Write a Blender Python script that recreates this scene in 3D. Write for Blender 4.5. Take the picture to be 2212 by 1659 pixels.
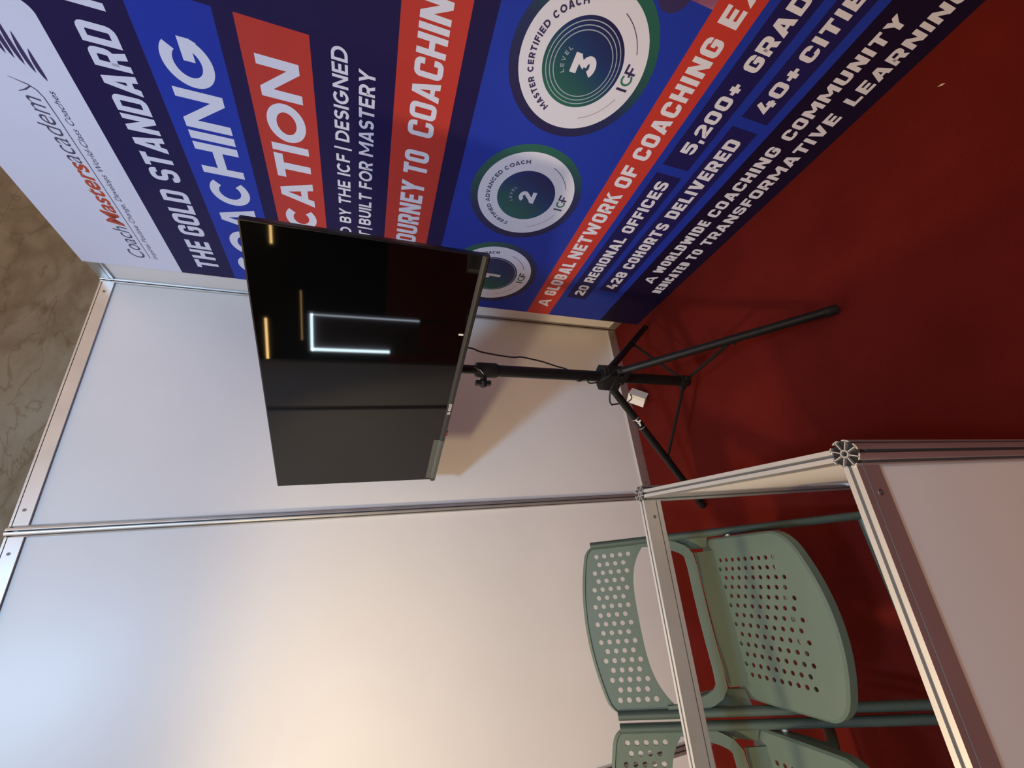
import bpy, math, random
from mathutils import Vector, Matrix

for o in list(bpy.data.objects):
    bpy.data.objects.remove(o, do_unlink=True)
SC = bpy.context.scene
COL = SC.collection
V = Vector
PI = math.pi

# ------------------------------------------------------------------ camera
cam = bpy.data.cameras.new('camera')
cam.sensor_fit = 'HORIZONTAL'
cam.sensor_width = 36.0
cam.lens = 892.443 / 2212 * 36.0
cam.clip_start = 0.02
cam_o = bpy.data.objects.new('camera', cam)
COL.objects.link(cam_o)
RX = V((-0.099489, -0.316290, -0.943431))
RD = V((-0.909951, 0.412547, -0.042350))
RF = V((0.402604, 0.854263, -0.328852))
M = Matrix.Identity(4)
for i in range(3):
    M[i][0] = RX[i]
    M[i][1] = -RD[i]
    M[i][2] = -RF[i]
    M[i][3] = (-1.258956, -1.825659, 1.403571)[i]
cam_o.matrix_world = M
SC.camera = cam_o

# ------------------------------------------------------------------ world, lights, exposure
SC.view_settings.view_transform = 'Standard'
SC.view_settings.look = 'None'
SC.view_settings.exposure = 0.0
SC.view_settings.gamma = 1.0
SC.view_settings.use_curve_mapping = False
W = bpy.data.worlds.new('hall_ambient')
SC.world = W
W.use_nodes = True
bg = W.node_tree.nodes['Background']
# the hall: bright warm light from its high ceiling, dark towards the horizon
WN, WL = W.node_tree.nodes, W.node_tree.links
wtc = WN.new('ShaderNodeTexCoord')
wsep = WN.new('ShaderNodeSeparateXYZ')
WL.new(wtc.outputs['Generated'], wsep.inputs[0])
wr = WN.new('ShaderNodeValToRGB')
wr.color_ramp.elements[0].position = 0.20
wr.color_ramp.elements[0].color = (0.004, 0.0045, 0.006, 1)
wr.color_ramp.elements[1].position = 0.55
wr.color_ramp.elements[1].color = (1.0, 0.68, 0.48, 1)
WL.new(wsep.outputs['Z'], wr.inputs['Fac'])
WL.new(wr.outputs['Color'], bg.inputs[0])
bg.inputs[1].default_value = 1.28


def lamp(name, kind, loc, target, energy, color, size=0.2, angle=None, blend=0.3):
    d = bpy.data.lights.new(name, kind)
    d.energy = energy
    d.color = color
    if kind == 'AREA':
        d.shape = 'DISK'
        d.size = size
    else:
        d.shadow_soft_size = size
        if angle:
            d.spot_size = math.radians(angle)
            d.spot_blend = blend
    o = bpy.data.objects.new(name, d)
    COL.objects.link(o)
    o.location = loc
    o.rotation_euler = (V(target) - V(loc)).to_track_quat('-Z', 'Y').to_euler()
    return o


lamp('cool_spot_light', 'SPOT', (-1.67, -2.44, 3.40), (-1.10, 0.0, 1.65), 188, (0.39, 0.68, 1.0), 0.13, 86, 0.6)
lamp('warm_spot_light', 'SPOT', (-2.47, -1.10, 2.50), (-1.12, -0.55, 0.10), 118, (1.0, 0.75, 0.41), 0.10, 92, 0.65)

# ------------------------------------------------------------------ materials
MATS = {}


def mat(name, col, rough=0.5, metal=0.0, spec=0.5, emit=None, estr=0.0, coat=0.0):
    if name in MATS:
        return MATS[name]
    m = bpy.data.materials.new(name)
    m.use_nodes = True
    b = m.node_tree.nodes['Principled BSDF']
    b.inputs['Base Color'].default_value = (*col, 1)
    b.inputs['Roughness'].default_value = rough
    b.inputs['Metallic'].default_value = metal
    b.inputs['Specular IOR Level'].default_value = spec
    b.inputs['Coat Weight'].default_value = coat
    if emit:
        b.inputs['Emission Color'].default_value = (*emit, 1)
        b.inputs['Emission Strength'].default_value = estr
    MATS[name] = m
    return m


def nodes(m):
    return m.node_tree.nodes, m.node_tree.links, m.node_tree.nodes['Principled BSDF']


def noise_mat(name, c1, c2, scale, rough=0.5, bump=0.0, bscale=None, metal=0.0, spec=0.5, lo=0.35, hi=0.65, detail=4, stretch=None):
    m = mat(name, c1, rough, metal, spec)
    N, L, b = nodes(m)
    tc = N.new('ShaderNodeTexCoord')
    src = tc.outputs['Object']
    if stretch:
        mp = N.new('ShaderNodeMapping')
        mp.inputs['Scale'].default_value = stretch
        L.new(src, mp.inputs['Vector'])
        src = mp.outputs['Vector']
    nt = N.new('ShaderNodeTexNoise')
    nt.inputs['Scale'].default_value = scale
    nt.inputs['Detail'].default_value = detail
    L.new(src, nt.inputs['Vector'])
    r = N.new('ShaderNodeValToRGB')
    r.color_ramp.elements[0].position = lo
    r.color_ramp.elements[1].position = hi
    r.color_ramp.elements[0].color = (*c1, 1)
    r.color_ramp.elements[1].color = (*c2, 1)
    L.new(nt.outputs['Fac'], r.inputs['Fac'])
    L.new(r.outputs['Color'], b.inputs['Base Color'])
    if bump:
        n2 = N.new('ShaderNodeTexNoise')
        n2.inputs['Scale'].default_value = bscale or scale
        n2.inputs['Detail'].default_value = 3
        L.new(src, n2.inputs['Vector'])
        bp = N.new('ShaderNodeBump')
        bp.inputs['Strength'].default_value = bump
        bp.inputs['Distance'].default_value = 0.01
        L.new(n2.outputs['Fac'], bp.inputs['Height'])
        L.new(bp.outputs['Normal'], b.inputs['Normal'])
    return m


LAMINATE = noise_mat('white_laminate', (0.79, 0.78, 0.77), (0.83, 0.82, 0.81), 2.2, 0.40, 0.01, 90)
ALU = noise_mat('satin_aluminium', (0.60, 0.60, 0.595), (0.66, 0.66, 0.655), 9, 0.40, 0.0, None, 0.82, 0.5, stretch=(1, 1, 1))
ALU_BRIGHT = mat('cut_aluminium', (0.85, 0.85, 0.84), 0.45, 0.6)
GROOVE = mat('dark_groove', (0.12, 0.12, 0.12), 0.6, 0.3)
STEEL = mat('screw_steel', (0.30, 0.30, 0.30), 0.35, 0.9)
CARPET = noise_mat('red_carpet', (0.083, 0.0062, 0.0046), (0.112, 0.0095, 0.0065), 3.5, 0.95, 0.35, 260, 0, 0.1, 0.3, 0.7, 6)
HALLFLOOR = noise_mat('grey_hall_floor', (0.10, 0.09, 0.08), (0.13, 0.12, 0.11), 4, 0.5)
BLACKMETAL = noise_mat('black_powder_coat', (0.006, 0.006, 0.0065), (0.008, 0.008, 0.0085), 60, 0.38, 0.02, 300, 0, 0.3)
BLACKPLASTIC = mat('black_plastic', (0.010, 0.010, 0.0105), 0.5, 0, 0.3)
BEZEL = mat('black_bezel', (0.008, 0.008, 0.009), 0.3)
CHINM = mat('charcoal_chin', (0.022, 0.022, 0.021), 0.35)
FILM = mat('protective_film', (0.075, 0.085, 0.08), 0.22)
SAGE = noise_mat('sage_green_plastic', (0.080, 0.117, 0.095), (0.086, 0.124, 0.101), 12, 0.42, 0.03, 500, 0, 0.4)
SAGE_TUBE = noise_mat('sage_green_paint', (0.056, 0.085, 0.073), (0.060, 0.090, 0.077), 20, 0.32, 0, None, 0, 0.5)
RIVET = mat('pale_rivet', (0.62, 0.66, 0.60), 0.3, 0.3)
CORD = mat('black_cord', (0.010, 0.010, 0.010), 0.45)
BOXWHITE = mat('white_plastic', (0.78, 0.76, 0.70), 0.4)
WHITEINK = mat('white_lettering', (0.75, 0.75, 0.75), 0.4)
REDLED = mat('red_indicator', (0.6, 0.02, 0.02), 0.3)
GOLD = mat('gold_ring', (0.6, 0.42, 0.18), 0.25, 0.9)
CHROME = mat('chrome', (0.7, 0.7, 0.7), 0.15, 0.95)

# glossy dark screen: a sharp reflection with a faint haze around it
SCREEN = mat('dark_glossy_screen', (0.0008, 0.0008, 0.001), 0.03, 0, 0.45)
N, L, b = nodes(SCREEN)
b2 = N.new('ShaderNodeBsdfPrincipled')
b2.inputs['Base Color'].default_value = (0.0008, 0.0008, 0.001, 1)
b2.inputs['Roughness'].default_value = 0.26
mx = N.new('ShaderNodeMixShader')
mx.inputs[0].default_value = 0.05
L.new(b.outputs[0], mx.inputs[1])
L.new(b2.outputs[0], mx.inputs[2])
L.new(mx.outputs[0], N['Material Output'].inputs['Surface'])

# marble
MARBLE = mat('beige_marble', (0.3, 0.26, 0.21), 0.35)
N, L, b = nodes(MARBLE)
tc = N.new('ShaderNodeTexCoord')
mp = N.new('ShaderNodeMapping')
mp.inputs['Rotation'].default_value = (0, math.radians(28), 0)
mp.inputs['Scale'].default_value = (1.0, 1, 2.0)
L.new(tc.outputs['Object'], mp.inputs['Vector'])
n1 = N.new('ShaderNodeTexNoise')
n1.inputs['Scale'].default_value = 2.6
n1.inputs['Detail'].default_value = 8
n1.inputs['Roughness'].default_value = 0.62
n1.inputs['Distortion'].default_value = 0.9
L.new(mp.outputs[0], n1.inputs['Vector'])
r1 = N.new('ShaderNodeValToRGB')
r1.color_ramp.elements[0].position = 0.30
r1.color_ramp.elements[0].color = (0.230, 0.210, 0.145, 1)
r1.color_ramp.elements[1].position = 0.62
r1.color_ramp.elements[1].color = (0.330, 0.330, 0.270, 1)
e = r1.color_ramp.elements.new(0.45)
e.color = (0.300, 0.290, 0.230, 1)
L.new(n1.outputs['Fac'], r1.inputs['Fac'])
n3 = N.new('ShaderNodeTexNoise')
n3.inputs['Scale'].default_value = 1.1
n3.inputs['Detail'].default_value = 9
n3.inputs['Distortion'].default_value = 0.5
L.new(mp.outputs[0], n3.inputs['Vector'])
ma = N.new('ShaderNodeMath')
ma.operation = 'SUBTRACT'
ma.inputs[1].default_value = 0.5
L.new(n3.outputs['Fac'], ma.inputs[0])
mb = N.new('ShaderNodeMath')
mb.operation = 'ABSOLUTE'
L.new(ma.outputs[0], mb.inputs[0])
r2 = N.new('ShaderNodeValToRGB')
r2.color_ramp.elements[0].position = 0.0
r2.color_ramp.elements[0].color = (0.62, 0.55, 0.45, 1)
r2.color_ramp.elements[1].position = 0.055
r2.color_ramp.elements[1].color = (1, 1, 1, 1)
L.new(mb.outputs[0], r2.inputs['Fac'])
n4 = N.new('ShaderNodeTexNoise')
n4.inputs['Scale'].default_value = 2.3
n4.inputs['Detail'].default_value = 7
n4.inputs['Distortion'].default_value = 0.8
L.new(mp.outputs[0], n4.inputs['Vector'])
mc = N.new('ShaderNodeMath')
mc.operation = 'SUBTRACT'
mc.inputs[1].default_value = 0.47
L.new(n4.outputs['Fac'], mc.inputs[0])
md_ = N.new('ShaderNodeMath')
md_.operation = 'ABSOLUTE'
L.new(mc.outputs[0], md_.inputs[0])
r3_ = N.new('ShaderNodeValToRGB')
r3_.color_ramp.elements[0].position = 0.0
r3_.color_ramp.elements[0].color = (0.60, 0.52, 0.42, 1)
r3_.color_ramp.elements[1].position = 0.014
r3_.color_ramp.elements[1].color = (1, 1, 1, 1)
L.new(md_.outputs[0], r3_.inputs['Fac'])
mm = N.new('ShaderNodeMix')
mm.data_type = 'RGBA'
mm.blend_type = 'MULTIPLY'
mm.inputs[0].default_value = 0.8
L.new(r1.outputs['Color'], mm.inputs[6])
L.new(r2.outputs['Color'], mm.inputs[7])
mm2 = N.new('ShaderNodeMix')
mm2.data_type = 'RGBA'
mm2.blend_type = 'MULTIPLY'
mm2.inputs[0].default_value = 0.75
L.new(mm.outputs[2], mm2.inputs[6])
L.new(r3_.outputs['Color'], mm2.inputs[7])
L.new(mm2.outputs[2], b.inputs['Base Color'])

# printed inks of the banner
INK_WHITE = mat('print_white', (0.74, 0.79, 0.97), 0.5, 0, 0.35)
INK_NAVY = mat('print_navy', (0.016, 0.011, 0.078), 0.45, 0, 0.18)
INK_NAVY2 = mat('print_deep_navy', (0.011, 0.007, 0.032), 0.45, 0, 0.18)
INK_BOX = mat('print_box_navy', (0.016, 0.014, 0.110), 0.45, 0, 0.18)
INK_BLUE = noise_mat('print_blue', (0.015, 0.039, 0.400), (0.018, 0.047, 0.460), 1.6, 0.42, 0, None, 0, 0.22)
INK_RED = mat('print_red', (0.530, 0.048, 0.038), 0.45, 0, 0.25)
INK_ORANGE = mat('print_orange_red', (0.50, 0.085, 0.045), 0.5)
INK_GREY = mat('print_slate', (0.075, 0.075, 0.145), 0.5)
INK_INDIGO = mat('print_indigo', (0.035, 0.025, 0.12), 0.5)
INK_PALE = mat('print_pale_blue', (0.36, 0.47, 0.60), 0.5)
INK_GREEN = mat('print_green', (0.03, 0.20, 0.16), 0.5)
INK_LILAC = mat('print_lilac', (0.33, 0.22, 0.40), 0.5)
INK_PURPLE = noise_mat('print_purple_photo', (0.20, 0.07, 0.17), (0.34, 0.15, 0.28), 25, 0.5)


def gradient_mat(name, yc, zc, R, ang, stops, rough=0.45):
    m = mat(name, (0.5, 0.5, 0.5), rough, 0, 0.4)
    N, L, b = nodes(m)
    g = N.new('ShaderNodeTexCoord')
    d = N.new('ShaderNodeVectorMath')
    d.operation = 'DOT_PRODUCT'
    ca, sa = math.cos(ang) / (2 * R), math.sin(ang) / (2 * R)
    d.inputs[1].default_value = (0, -ca, sa)
    L.new(g.outputs['Object'], d.inputs[0])
    a = N.new('ShaderNodeMath')
    a.operation = 'ADD'
    a.inputs[1].default_value = 0.5 + yc * ca - zc * sa
    L.new(d.outputs['Value'], a.inputs[0])
    r = N.new('ShaderNodeValToRGB')
    els = r.color_ramp.elements
    els[0].position, els[0].color = stops[0][0], (*stops[0][1], 1)
    els[1].position, els[1].color = stops[-1][0], (*stops[-1][1], 1)
    for p, c in stops[1:-1]:
        e = els.new(p)
        e.color = (*c, 1)
    L.new(a.outputs[0], r.inputs['Fac'])
    L.new(r.outputs['Color'], b.inputs['Base Color'])
    return m


# ------------------------------------------------------------------ mesh builder
class MB:
    def __init__(self):
        self.v, self.f, self.m, self.s = [], [], [], []
        self.mats = []

    def mi(self, m):
        if m not in self.mats:
            self.mats.append(m)
        return self.mats.index(m)

    def add(self, vs, fs, m, smooth=False):
        o = len(self.v)
        self.v.extend([V(p) for p in vs])
        k = self.mi(m)
        for f in fs:
            self.f.append([i + o for i in f])
            self.m.append(k)
            self.s.append(smooth)

    def box(self, c, s, m, R=None, bev=0.0):
        c = V(c)
        x, y, z = s[0] / 2, s[1] / 2, s[2] / 2
        if bev <= 0:
            P = [V((i * x, j * y, k * z)) for i in (-1, 1) for j in (-1, 1) for k in (-1, 1)]
            F = [(0, 1, 3, 2), (4, 6, 7, 5), (0, 4, 5, 1), (2, 3, 7, 6), (0, 2, 6, 4), (1, 5, 7, 3)]
        else:
            # rounded in plan (x,z) with chamfered y edges
            prof = rrect(2 * x, 2 * z, bev, 4)
            inn = rrect(2 * x - bev, 2 * z - bev, bev * 0.6, 4)
            n = len(prof)
            P = []
            for (pp, yy) in ((inn, -y), (prof, -y + bev * 0.5), (prof, y - bev * 0.5), (inn, y)):
                P += [V((a, yy, b)) for a, b in pp]
            F = [tuple(range(n))[::-1], tuple(range(3 * n, 4 * n))]
            for k in range(3):
                for i in range(n):
                    j = (i + 1) % n
                    F.append((k * n + i, k * n + j, (k + 1) * n + j, (k + 1) * n + i))
        if R is not None:
            P = [R @ p for p in P]
        self.add([p + c for p in P], F, m)

    def tube(self, path, r, m, n=12, caps=True, flat=None, smooth=True):
        """round tube (or flat oval: flat=(dir, ra, rb)) along a path; r may be a list"""
        path = [V(p) for p in path]
        k = len(path)
        rs = r if isinstance(r, (list, tuple)) else [r] * k
        ring = []
        prevn = None
        for i, p in enumerate(path):
            if i == 0:
                t = path[1] - path[0]
            elif i == k - 1:
                t = path[-1] - path[-2]
            else:
                t = (path[i + 1] - p).normalized() + (p - path[i - 1]).normalized()
            t.normalize()
            if flat:
                a = V(flat[0])
                a = (a - a.dot(t) * t).normalized()
            elif prevn is None:
                a = t.orthogonal().normalized()
            else:
                a = (prevn - prevn.dot(t) * t).normalized()
            prevn = a
            bvec = t.cross(a)
            ra, rb = (flat[1], flat[2]) if flat else (rs[i], rs[i])
            ring.append([p + a * math.cos(2 * PI * j / n) * ra + bvec * math.sin(2 * PI * j / n) * rb for j in range(n)])
        vs = [q for rr in ring for q in rr]
        fs = []
        for i in range(k - 1):
            for j in range(n):
                j2 = (j + 1) % n
                fs.append((i * n + j, i * n + j2, (i + 1) * n + j2, (i + 1) * n + j))
        self.add(vs, fs, m, smooth)
        if caps:
            self.add(ring[0], [tuple(range(n))[::-1]], m)
            self.add(ring[-1], [tuple(range(n))], m)

    def bar(self, path, w, h, m, side):
        """rectangular section swept along a path; 'side' is the width direction"""
        path = [V(p) for p in path]
        k = len(path)
        vs = []
        for i, p in enumerate(path):
            t = (path[min(i + 1, k - 1)] - path[max(i - 1, 0)]).normalized()
            a = V(side)
            a = (a - a.dot(t) * t).normalized()
            c = t.cross(a)
            for (i1, j1) in ((-1, -1), (1, -1), (1, 1), (-1, 1)):
                vs.append(p + a * i1 * w / 2 + c * j1 * h / 2)
        fs = [(3, 2, 1, 0), (4 * k - 4, 4 * k - 3, 4 * k - 2, 4 * k - 1)]
        for i in range(k - 1):
            for j in range(4):
                j2 = (j + 1) % 4
                fs.append((4 * i + j, 4 * i + j2, 4 * i + 4 + j2, 4 * i + 4 + j))
        self.add(vs, fs, m)

    def prism(self, poly, o, ax, ay, d, m):
        """extrude a 2-D polygon (in axes ax, ay at origin o) along vector d"""
        o, ax, ay, d = V(o), V(ax), V(ay), V(d)
        n = len(poly)
        lo = [o + ax * a + ay * b_ for a, b_ in poly]
        hi = [p + d for p in lo]
        fs = [tuple(range(n))[::-1], tuple(range(n, 2 * n))]
        for i in range(n):
            j = (i + 1) % n
            fs.append((i, j, n + j, n + i))
        self.add(lo + hi, fs, m)

    def build(self, name, parent=None, loc=None, solid=0.0, rot=None):
        me = bpy.data.meshes.new(name)
        me.from_pydata([tuple(p) for p in self.v], [], self.f)
        for m in self.mats:
            me.materials.append(m)
        me.polygons.foreach_set('material_index', self.m)
        me.polygons.foreach_set('use_smooth', self.s)
        me.update()
        o = bpy.data.objects.new(name, me)
        COL.objects.link(o)
        if parent:
            o.parent = parent
        if loc is not None:
            o.location = loc
        if rot is not None:
            o.rotation_euler = rot
        if solid:
            md = o.modifiers.new('thickness', 'SOLIDIFY')
            md.thickness = solid
            md.offset = -1
            es = o.modifiers.new('edges', 'EDGE_SPLIT')
            es.split_angle = math.radians(36)
        return o


def rrect(w, h, r, n=6):
    out = []
    for cx, cy, a0 in ((w / 2 - r, h / 2 - r, 0), (-w / 2 + r, h / 2 - r, 90), (-w / 2 + r, -h / 2 + r, 180), (w / 2 - r, -h / 2 + r, 270)):
        for i in range(n + 1):
            a = math.radians(a0 + 90 * i / n)
            out.append((cx + r * math.cos(a), cy + r * math.sin(a)))
    return out


def tag(o, label=None, cat=None, group=None, kind=None):
    if label:
        o['label'] = label
    if cat:
        o['category'] = cat
    if group:
        o['group'] = group
    if kind:
        o['kind'] = kind
    return o


def thing(name, loc, label, cat, group=None, rot=None):
    o = bpy.data.objects.new(name, None)
    o.empty_display_size = 0.05
    COL.objects.link(o)
    o.location = loc
    if rot is not None:
        o.rotation_euler = rot
    return tag(o, label, cat, group)


def struct(mb, name, label, cat, **k):
    return tag(mb.build(name, **k), label, cat, None, 'structure')


def recenter(o, c):
    """move a single mesh object's origin to c without moving its geometry"""
    c = V(c)
    o.data.transform(Matrix.Translation(-c))
    o.location = c


# ------------------------------------------------------------------ aluminium system: posts and beams
def post_mesh(mb, x, y, z0, z1, R=0.020, rot=0.0):
    """eight-slot octagonal post: hub tube, eight spokes, T-shaped heads"""
    h = V((0, 0, z1 - z0))
    n = 16
    ro, ri = 0.0058, 0.0038
    vs, fs = [], []
    for zz in (z0, z1):
        for rr in (ro, ri):
            for i in range(n):
                a = 2 * PI * i / n
                vs.append((x + rr * math.cos(a), y + rr * math.sin(a), zz))
    for i in range(n):
        j = (i + 1) % n
        fs += [(i, j, 2 * n + j, 2 * n + i), (n + j, n + i, 3 * n + i, 3 * n + j),
               (2 * n + i, 2 * n + j, 3 * n + j, 3 * n + i), (j, i, n + i, n + j)]
    mb.add(vs, fs, ALU)
    # channel ends get a black disc below the top, imitating shade inside
    ro2 = R - 0.0035
    for k in range(8):
        a = rot + PI / 8 + k * PI / 4
        u = V((math.cos(a), math.sin(a), 0))
        t = V((-u.y, u.x, 0))
        o = V((x, y, z0))
        w = 0.0007
        mb.prism([(0.005, -w), (R - 0.001, -w), (R - 0.001, w), (0.005, w)], o, u, t, h, ALU)
        hw = 0.0052
        hw2 = 0.0046
        mb.prism([(R - 0.0022, -hw2), (R - 0.0012, -hw), (R - 0.0002, -hw * 0.55), (R, 0), (R - 0.0002, hw * 0.55), (R - 0.0012, hw), (R - 0.0022, hw2)],
                 o, u, t, h, ALU)


def post(name, label, x, y, z0, z1, parent=None, rot=0.0, core=True):
    mb = MB()
    post_mesh(mb, x, y, z0, z1, 0.020, rot)
    if core:
        # dark core behind the slots, its colour standing in for shade
        pts = [(0.0125 * math.cos(2 * PI * i / 16), 0.0125 * math.sin(2 * PI * i / 16)) for i in range(16)]
        mb.prism(pts, (x, y, z0 + 0.001), (1, 0, 0), (0, 1, 0), (0, 0, z1 - z0 - 0.030), GROOVE)
        mb.prism([(p[0] * 1.46, p[1] * 1.46) for p in pts], (x, y, z1 - 0.009), (1, 0, 0), (0, 1, 0), (0, 0, 0.004), BLACKPLASTIC)  # added black disc imitates the shade in the hollow post end
    if parent is None:
        o = struct(mb, name, label, 'aluminium post')
        recenter(o, (x, y, z0))
        return o
    return mb.build(name, parent)


def beam_mesh(mb, p0, p1, h, groove, side, d=0.018, topslot=True, mater=None):
    """beam from p0 to p1 (bottom centre line), height h, face groove at height 'groove'"""
    p0, p1 = V(p0), V(p1)
    t = p1 - p0
    s = V(side).normalized()
    g0, g1 = groove - 0.0013, groove + 0.0013
    q = d / 2
    if topslot:
        top = [(0.0022, h), (0.0022, h - 0.004), (-0.0022, h - 0.004), (-0.0022, h)]
    else:
        top = []
    poly = [(-q, 0), (q, 0), (q, g0), (q - 0.003, g0), (q - 0.003, g1), (q, g1), (q, h)] + top + \
           [(-q, h), (-q, g1), (-q + 0.003, g1), (-q + 0.003, g0), (-q, g0)]
    m = mater or ALU
    n = len(poly)
    lo = [p0 + s * a + V((0, 0, b_)) for a, b_ in poly]
    hi = [p + t for p in lo]
    fs = []
    dark = []
    for i in range(n):
        j = (i + 1) % n
        f = (i, j, n + j, n + i)
        if (poly[i], poly[j]) in (((q - 0.003, g0), (q - 0.003, g1)), ((-q + 0.003, g1), (-q + 0.003, g0))) or (topslot and poly[i][1] == h - 0.004 and poly[j][1] == h - 0.004):
            dark.append(f)
        else:
            fs.append(f)
    mb.add(lo + hi, fs + [tuple(range(n))[::-1], tuple(range(n, 2 * n))], m)
    mb.add(lo + hi, dark, GROOVE)  # groove and slot bottoms coloured dark to imitate their shade


def screw(mb, c, nrm, r=0.0055):
    c, nrm = V(c), V(nrm).normalized()
    a = nrm.orthogonal().normalized()
    b_ = nrm.cross(a)
    n = 14
    for rr, dz, m in ((r, 0.0006, STEEL), (r * 0.55, 0.0009, GROOVE)):
        ring = [c + nrm * dz + (a * math.cos(2 * PI * i / n) + b_ * math.sin(2 * PI * i / n)) * rr for i in range(n)]
        low = [p - nrm * (dz + 0.001) for p in ring]
        mb.add(ring + low, [tuple(range(n))] + [(i, n + i, n + (i + 1) % n, (i + 1) % n) for i in range(n)], m)


H = 2.4638
BT, BB = 0.047, 0.050

# ------------------------------------------------------------------ setting
mb = MB()
mb.box((-8.0, -3.0, -0.01), (22.0, 14.0, 0.02), CARPET)
fl = struct(mb, 'floor', 'red needle-felt carpet covering the stand floor', 'floor')

mb = MB()
ys = 1.0
jz = [0.0, 1.21, 2.42, 3.632, 4.84, 6.05]
for a_, b_ in zip(jz[:-1], jz[1:]):
    for k in range(-2, 4):
        x0, x1 = k * 2.8 + 1.6, (k + 1) * 2.8 + 1.6
        mb.box(((x0 + x1) / 2, ys + 0.01, (a_ + b_) / 2), (x1 - x0 - 0.003, 0.02, b_ - a_ - 0.004), MARBLE)
mb.box((4.4, ys + 0.0108, 3.0), (16.7, 0.02, 6.1), mat('pale_grout', (0.52, 0.48, 0.40), 0.8))
struct(mb, 'wall_hall', 'beige brown-veined marble wall of the hall behind the white stand', 'wall')

mb = MB()
for k in range(3):
    mb.box((-0.5 - k, 0, H / 2), (0.97, 0.004, H - 0.03), LAMINATE)
struct(mb, 'wall_back', 'glossy white laminate panels of the back wall behind the television', 'wall')
mb = MB()
for k in range(3):
    mb.box((0, -0.5 - k, H / 2), (0.004, 0.97, H - 0.03), LAMINATE)
struct(mb, 'wall_right', 'white laminate panels behind the printed banner', 'wall')

ti = 0


def trim():
    global ti
    ti += 1
    return 'trim_%d' % ti


post(trim(), 'aluminium corner post between back wall and banner wall', 0, 0, 0, H)
for k, lab in ((1, 'slotted aluminium post on the back wall left of the television'),
               (2, 'slotted aluminium post further left on the back wall'),
               (3, 'slotted aluminium end post of the back wall')):
    post(trim(), lab, -k, 0, 0, H)
for k, lab in ((1, 'aluminium post hidden behind the middle of the banner'), (2, 'aluminium post behind the near part of the banner'),
               (3, 'aluminium end post of the banner wall')):
    post(trim(), lab, 0, -k, 0, H)
bay = ['right', 'middle', 'left']
for k in range(3):
    xa, xb = -k - 0.0165, -k - 0.9835
    mb = MB()
    beam_mesh(mb, (xa, 0, H - BT), (xb, 0, H - BT), BT, BT - 0.0075, (0, 1, 0))
    o = struct(mb, trim(), 'aluminium top rail of the %s back-wall panel' % bay[k], 'aluminium rail')
    for xx in (xa - 0.05, xb + 0.05):
        m2 = MB()
        screw(m2, (xx, -0.009, H - BT * 0.52), (0, -1, 0))
        m2.build('screw', o)
    mb = MB()
    beam_mesh(mb, (xa, 0, 0), (xb, 0, 0), BB, 0.0085, (0, 1, 0))
    o = struct(mb, trim(), 'aluminium bottom rail of the %s back-wall panel at the carpet' % bay[k], 'aluminium rail')
    for xx in (xa - 0.05, xb + 0.05):
        m2 = MB()
        screw(m2, (xx, -0.009, BB * 0.5), (0, -1, 0))
        m2.build('screw', o)
bay = ['far', 'middle', 'near']
for k in range(3):
    ya, yb = -k - 0.0165, -k - 0.9835
    for nm, z0, hh, gg in (('top', H - BT, BT, 0.012), ('bottom', 0, BB, 0.0085)):
        mb = MB()
        beam_mesh(mb, (0, ya, z0), (0, yb, z0), hh, gg, (1, 0, 0))
        struct(mb, trim(), 'aluminium %s rail of the %s banner-wall panel' % (nm, bay[k]), 'aluminium rail')

# ------------------------------------------------------------------ banner
BX0, BK = -0.0985, 0.0765 / 2.463     # the banner leans: x = BX0 + BK*z
BNRM = V((-1, 0, BK)).normalized()
BN = MB()
LAY = [0]


def bpt(u, z, lay):
    """point of the banner print: u to the right (= -y), z up, lay = ink layer"""
    return V((BX0 + BK * z, -u, z)) + BNRM * (0.00012 * lay)


def bpoly(pts, m, lay):
    BN.add([bpt(u, z, lay) for u, z in pts], [tuple(range(len(pts)))], m)


def brect(u0, u1, z0, z1, m, lay):
    bpoly([(u0, z0), (u1, z0), (u1, z1), (u0, z1)], m, lay)


def ledge(z):
    return 0.214 - 0.0309 * z


UR = 2.12
# body of the board (thin panel)
T = 0.006
pts = [(ledge(0), 0.0), (UR, 0.0), (UR, 2.463), (ledge(2.463), 2.463)]
fr = [bpt(u, z, 0) for u, z in pts]
bk_ = [p - BNRM * T for p in fr]
BN.add(fr + bk_, [(0, 1, 2, 3), (7, 6, 5, 4), (0, 4, 5, 1), (1, 5, 6, 2), (2, 6, 7, 3), (3, 7, 4, 0)], INK_NAVY)


def band(z0, z1, m, lay, u1=UR, u0=None):
    a = ledge(z0) if u0 is None else u0
    c = ledge(z1) if u0 is None else u0
    bpoly([(a, z0), (u1, z0), (u1, z1), (c, z1)], m, lay)


# white header with a rounded right end
hd = [(ledge(2.1375), 2.1375), (1.040, 2.1375)]
for i in range(1, 7):
    a = -PI / 2 + i / 6 * PI * 0.30
    hd.append((1.040 + 0.030 * math.cos(a), 2.1375 + 0.030 + 0.030 * math.sin(a)))
hd += [(1.285, 2.463), (ledge(2.463), 2.463)]
bpoly(hd, INK_WHITE, 1)
band(1.774, 1.949, INK_BLUE, 1, 1.168)
band(1.5725, 1.731, INK_RED, 1, 1.1705)
band(1.2095, 1.3685, INK_RED, 1)
band(0.653, 1.1500, INK_BLUE, 1)
band(0.5325, 0.653, INK_RED, 1)
band(0.235, 0.5325, INK_BLUE, 1)
band(0.0, 0.235, INK_NAVY2, 1)
brect(0.3585, 1.0765, 0.4015, 0.5045, INK_BOX, 2)
brect(0.4460, 1.2800, 0.2735, 0.3745, INK_BOX, 2)
brect(1.1075, 2.02, 0.4015, 0.5045, INK_BOX, 2)
brect(1.3105, 2.02, 0.2690, 0.3700, INK_BOX, 2)
brect(1.498, 1.95, 0.653, 1.02, INK_PURPLE, 2)


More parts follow.
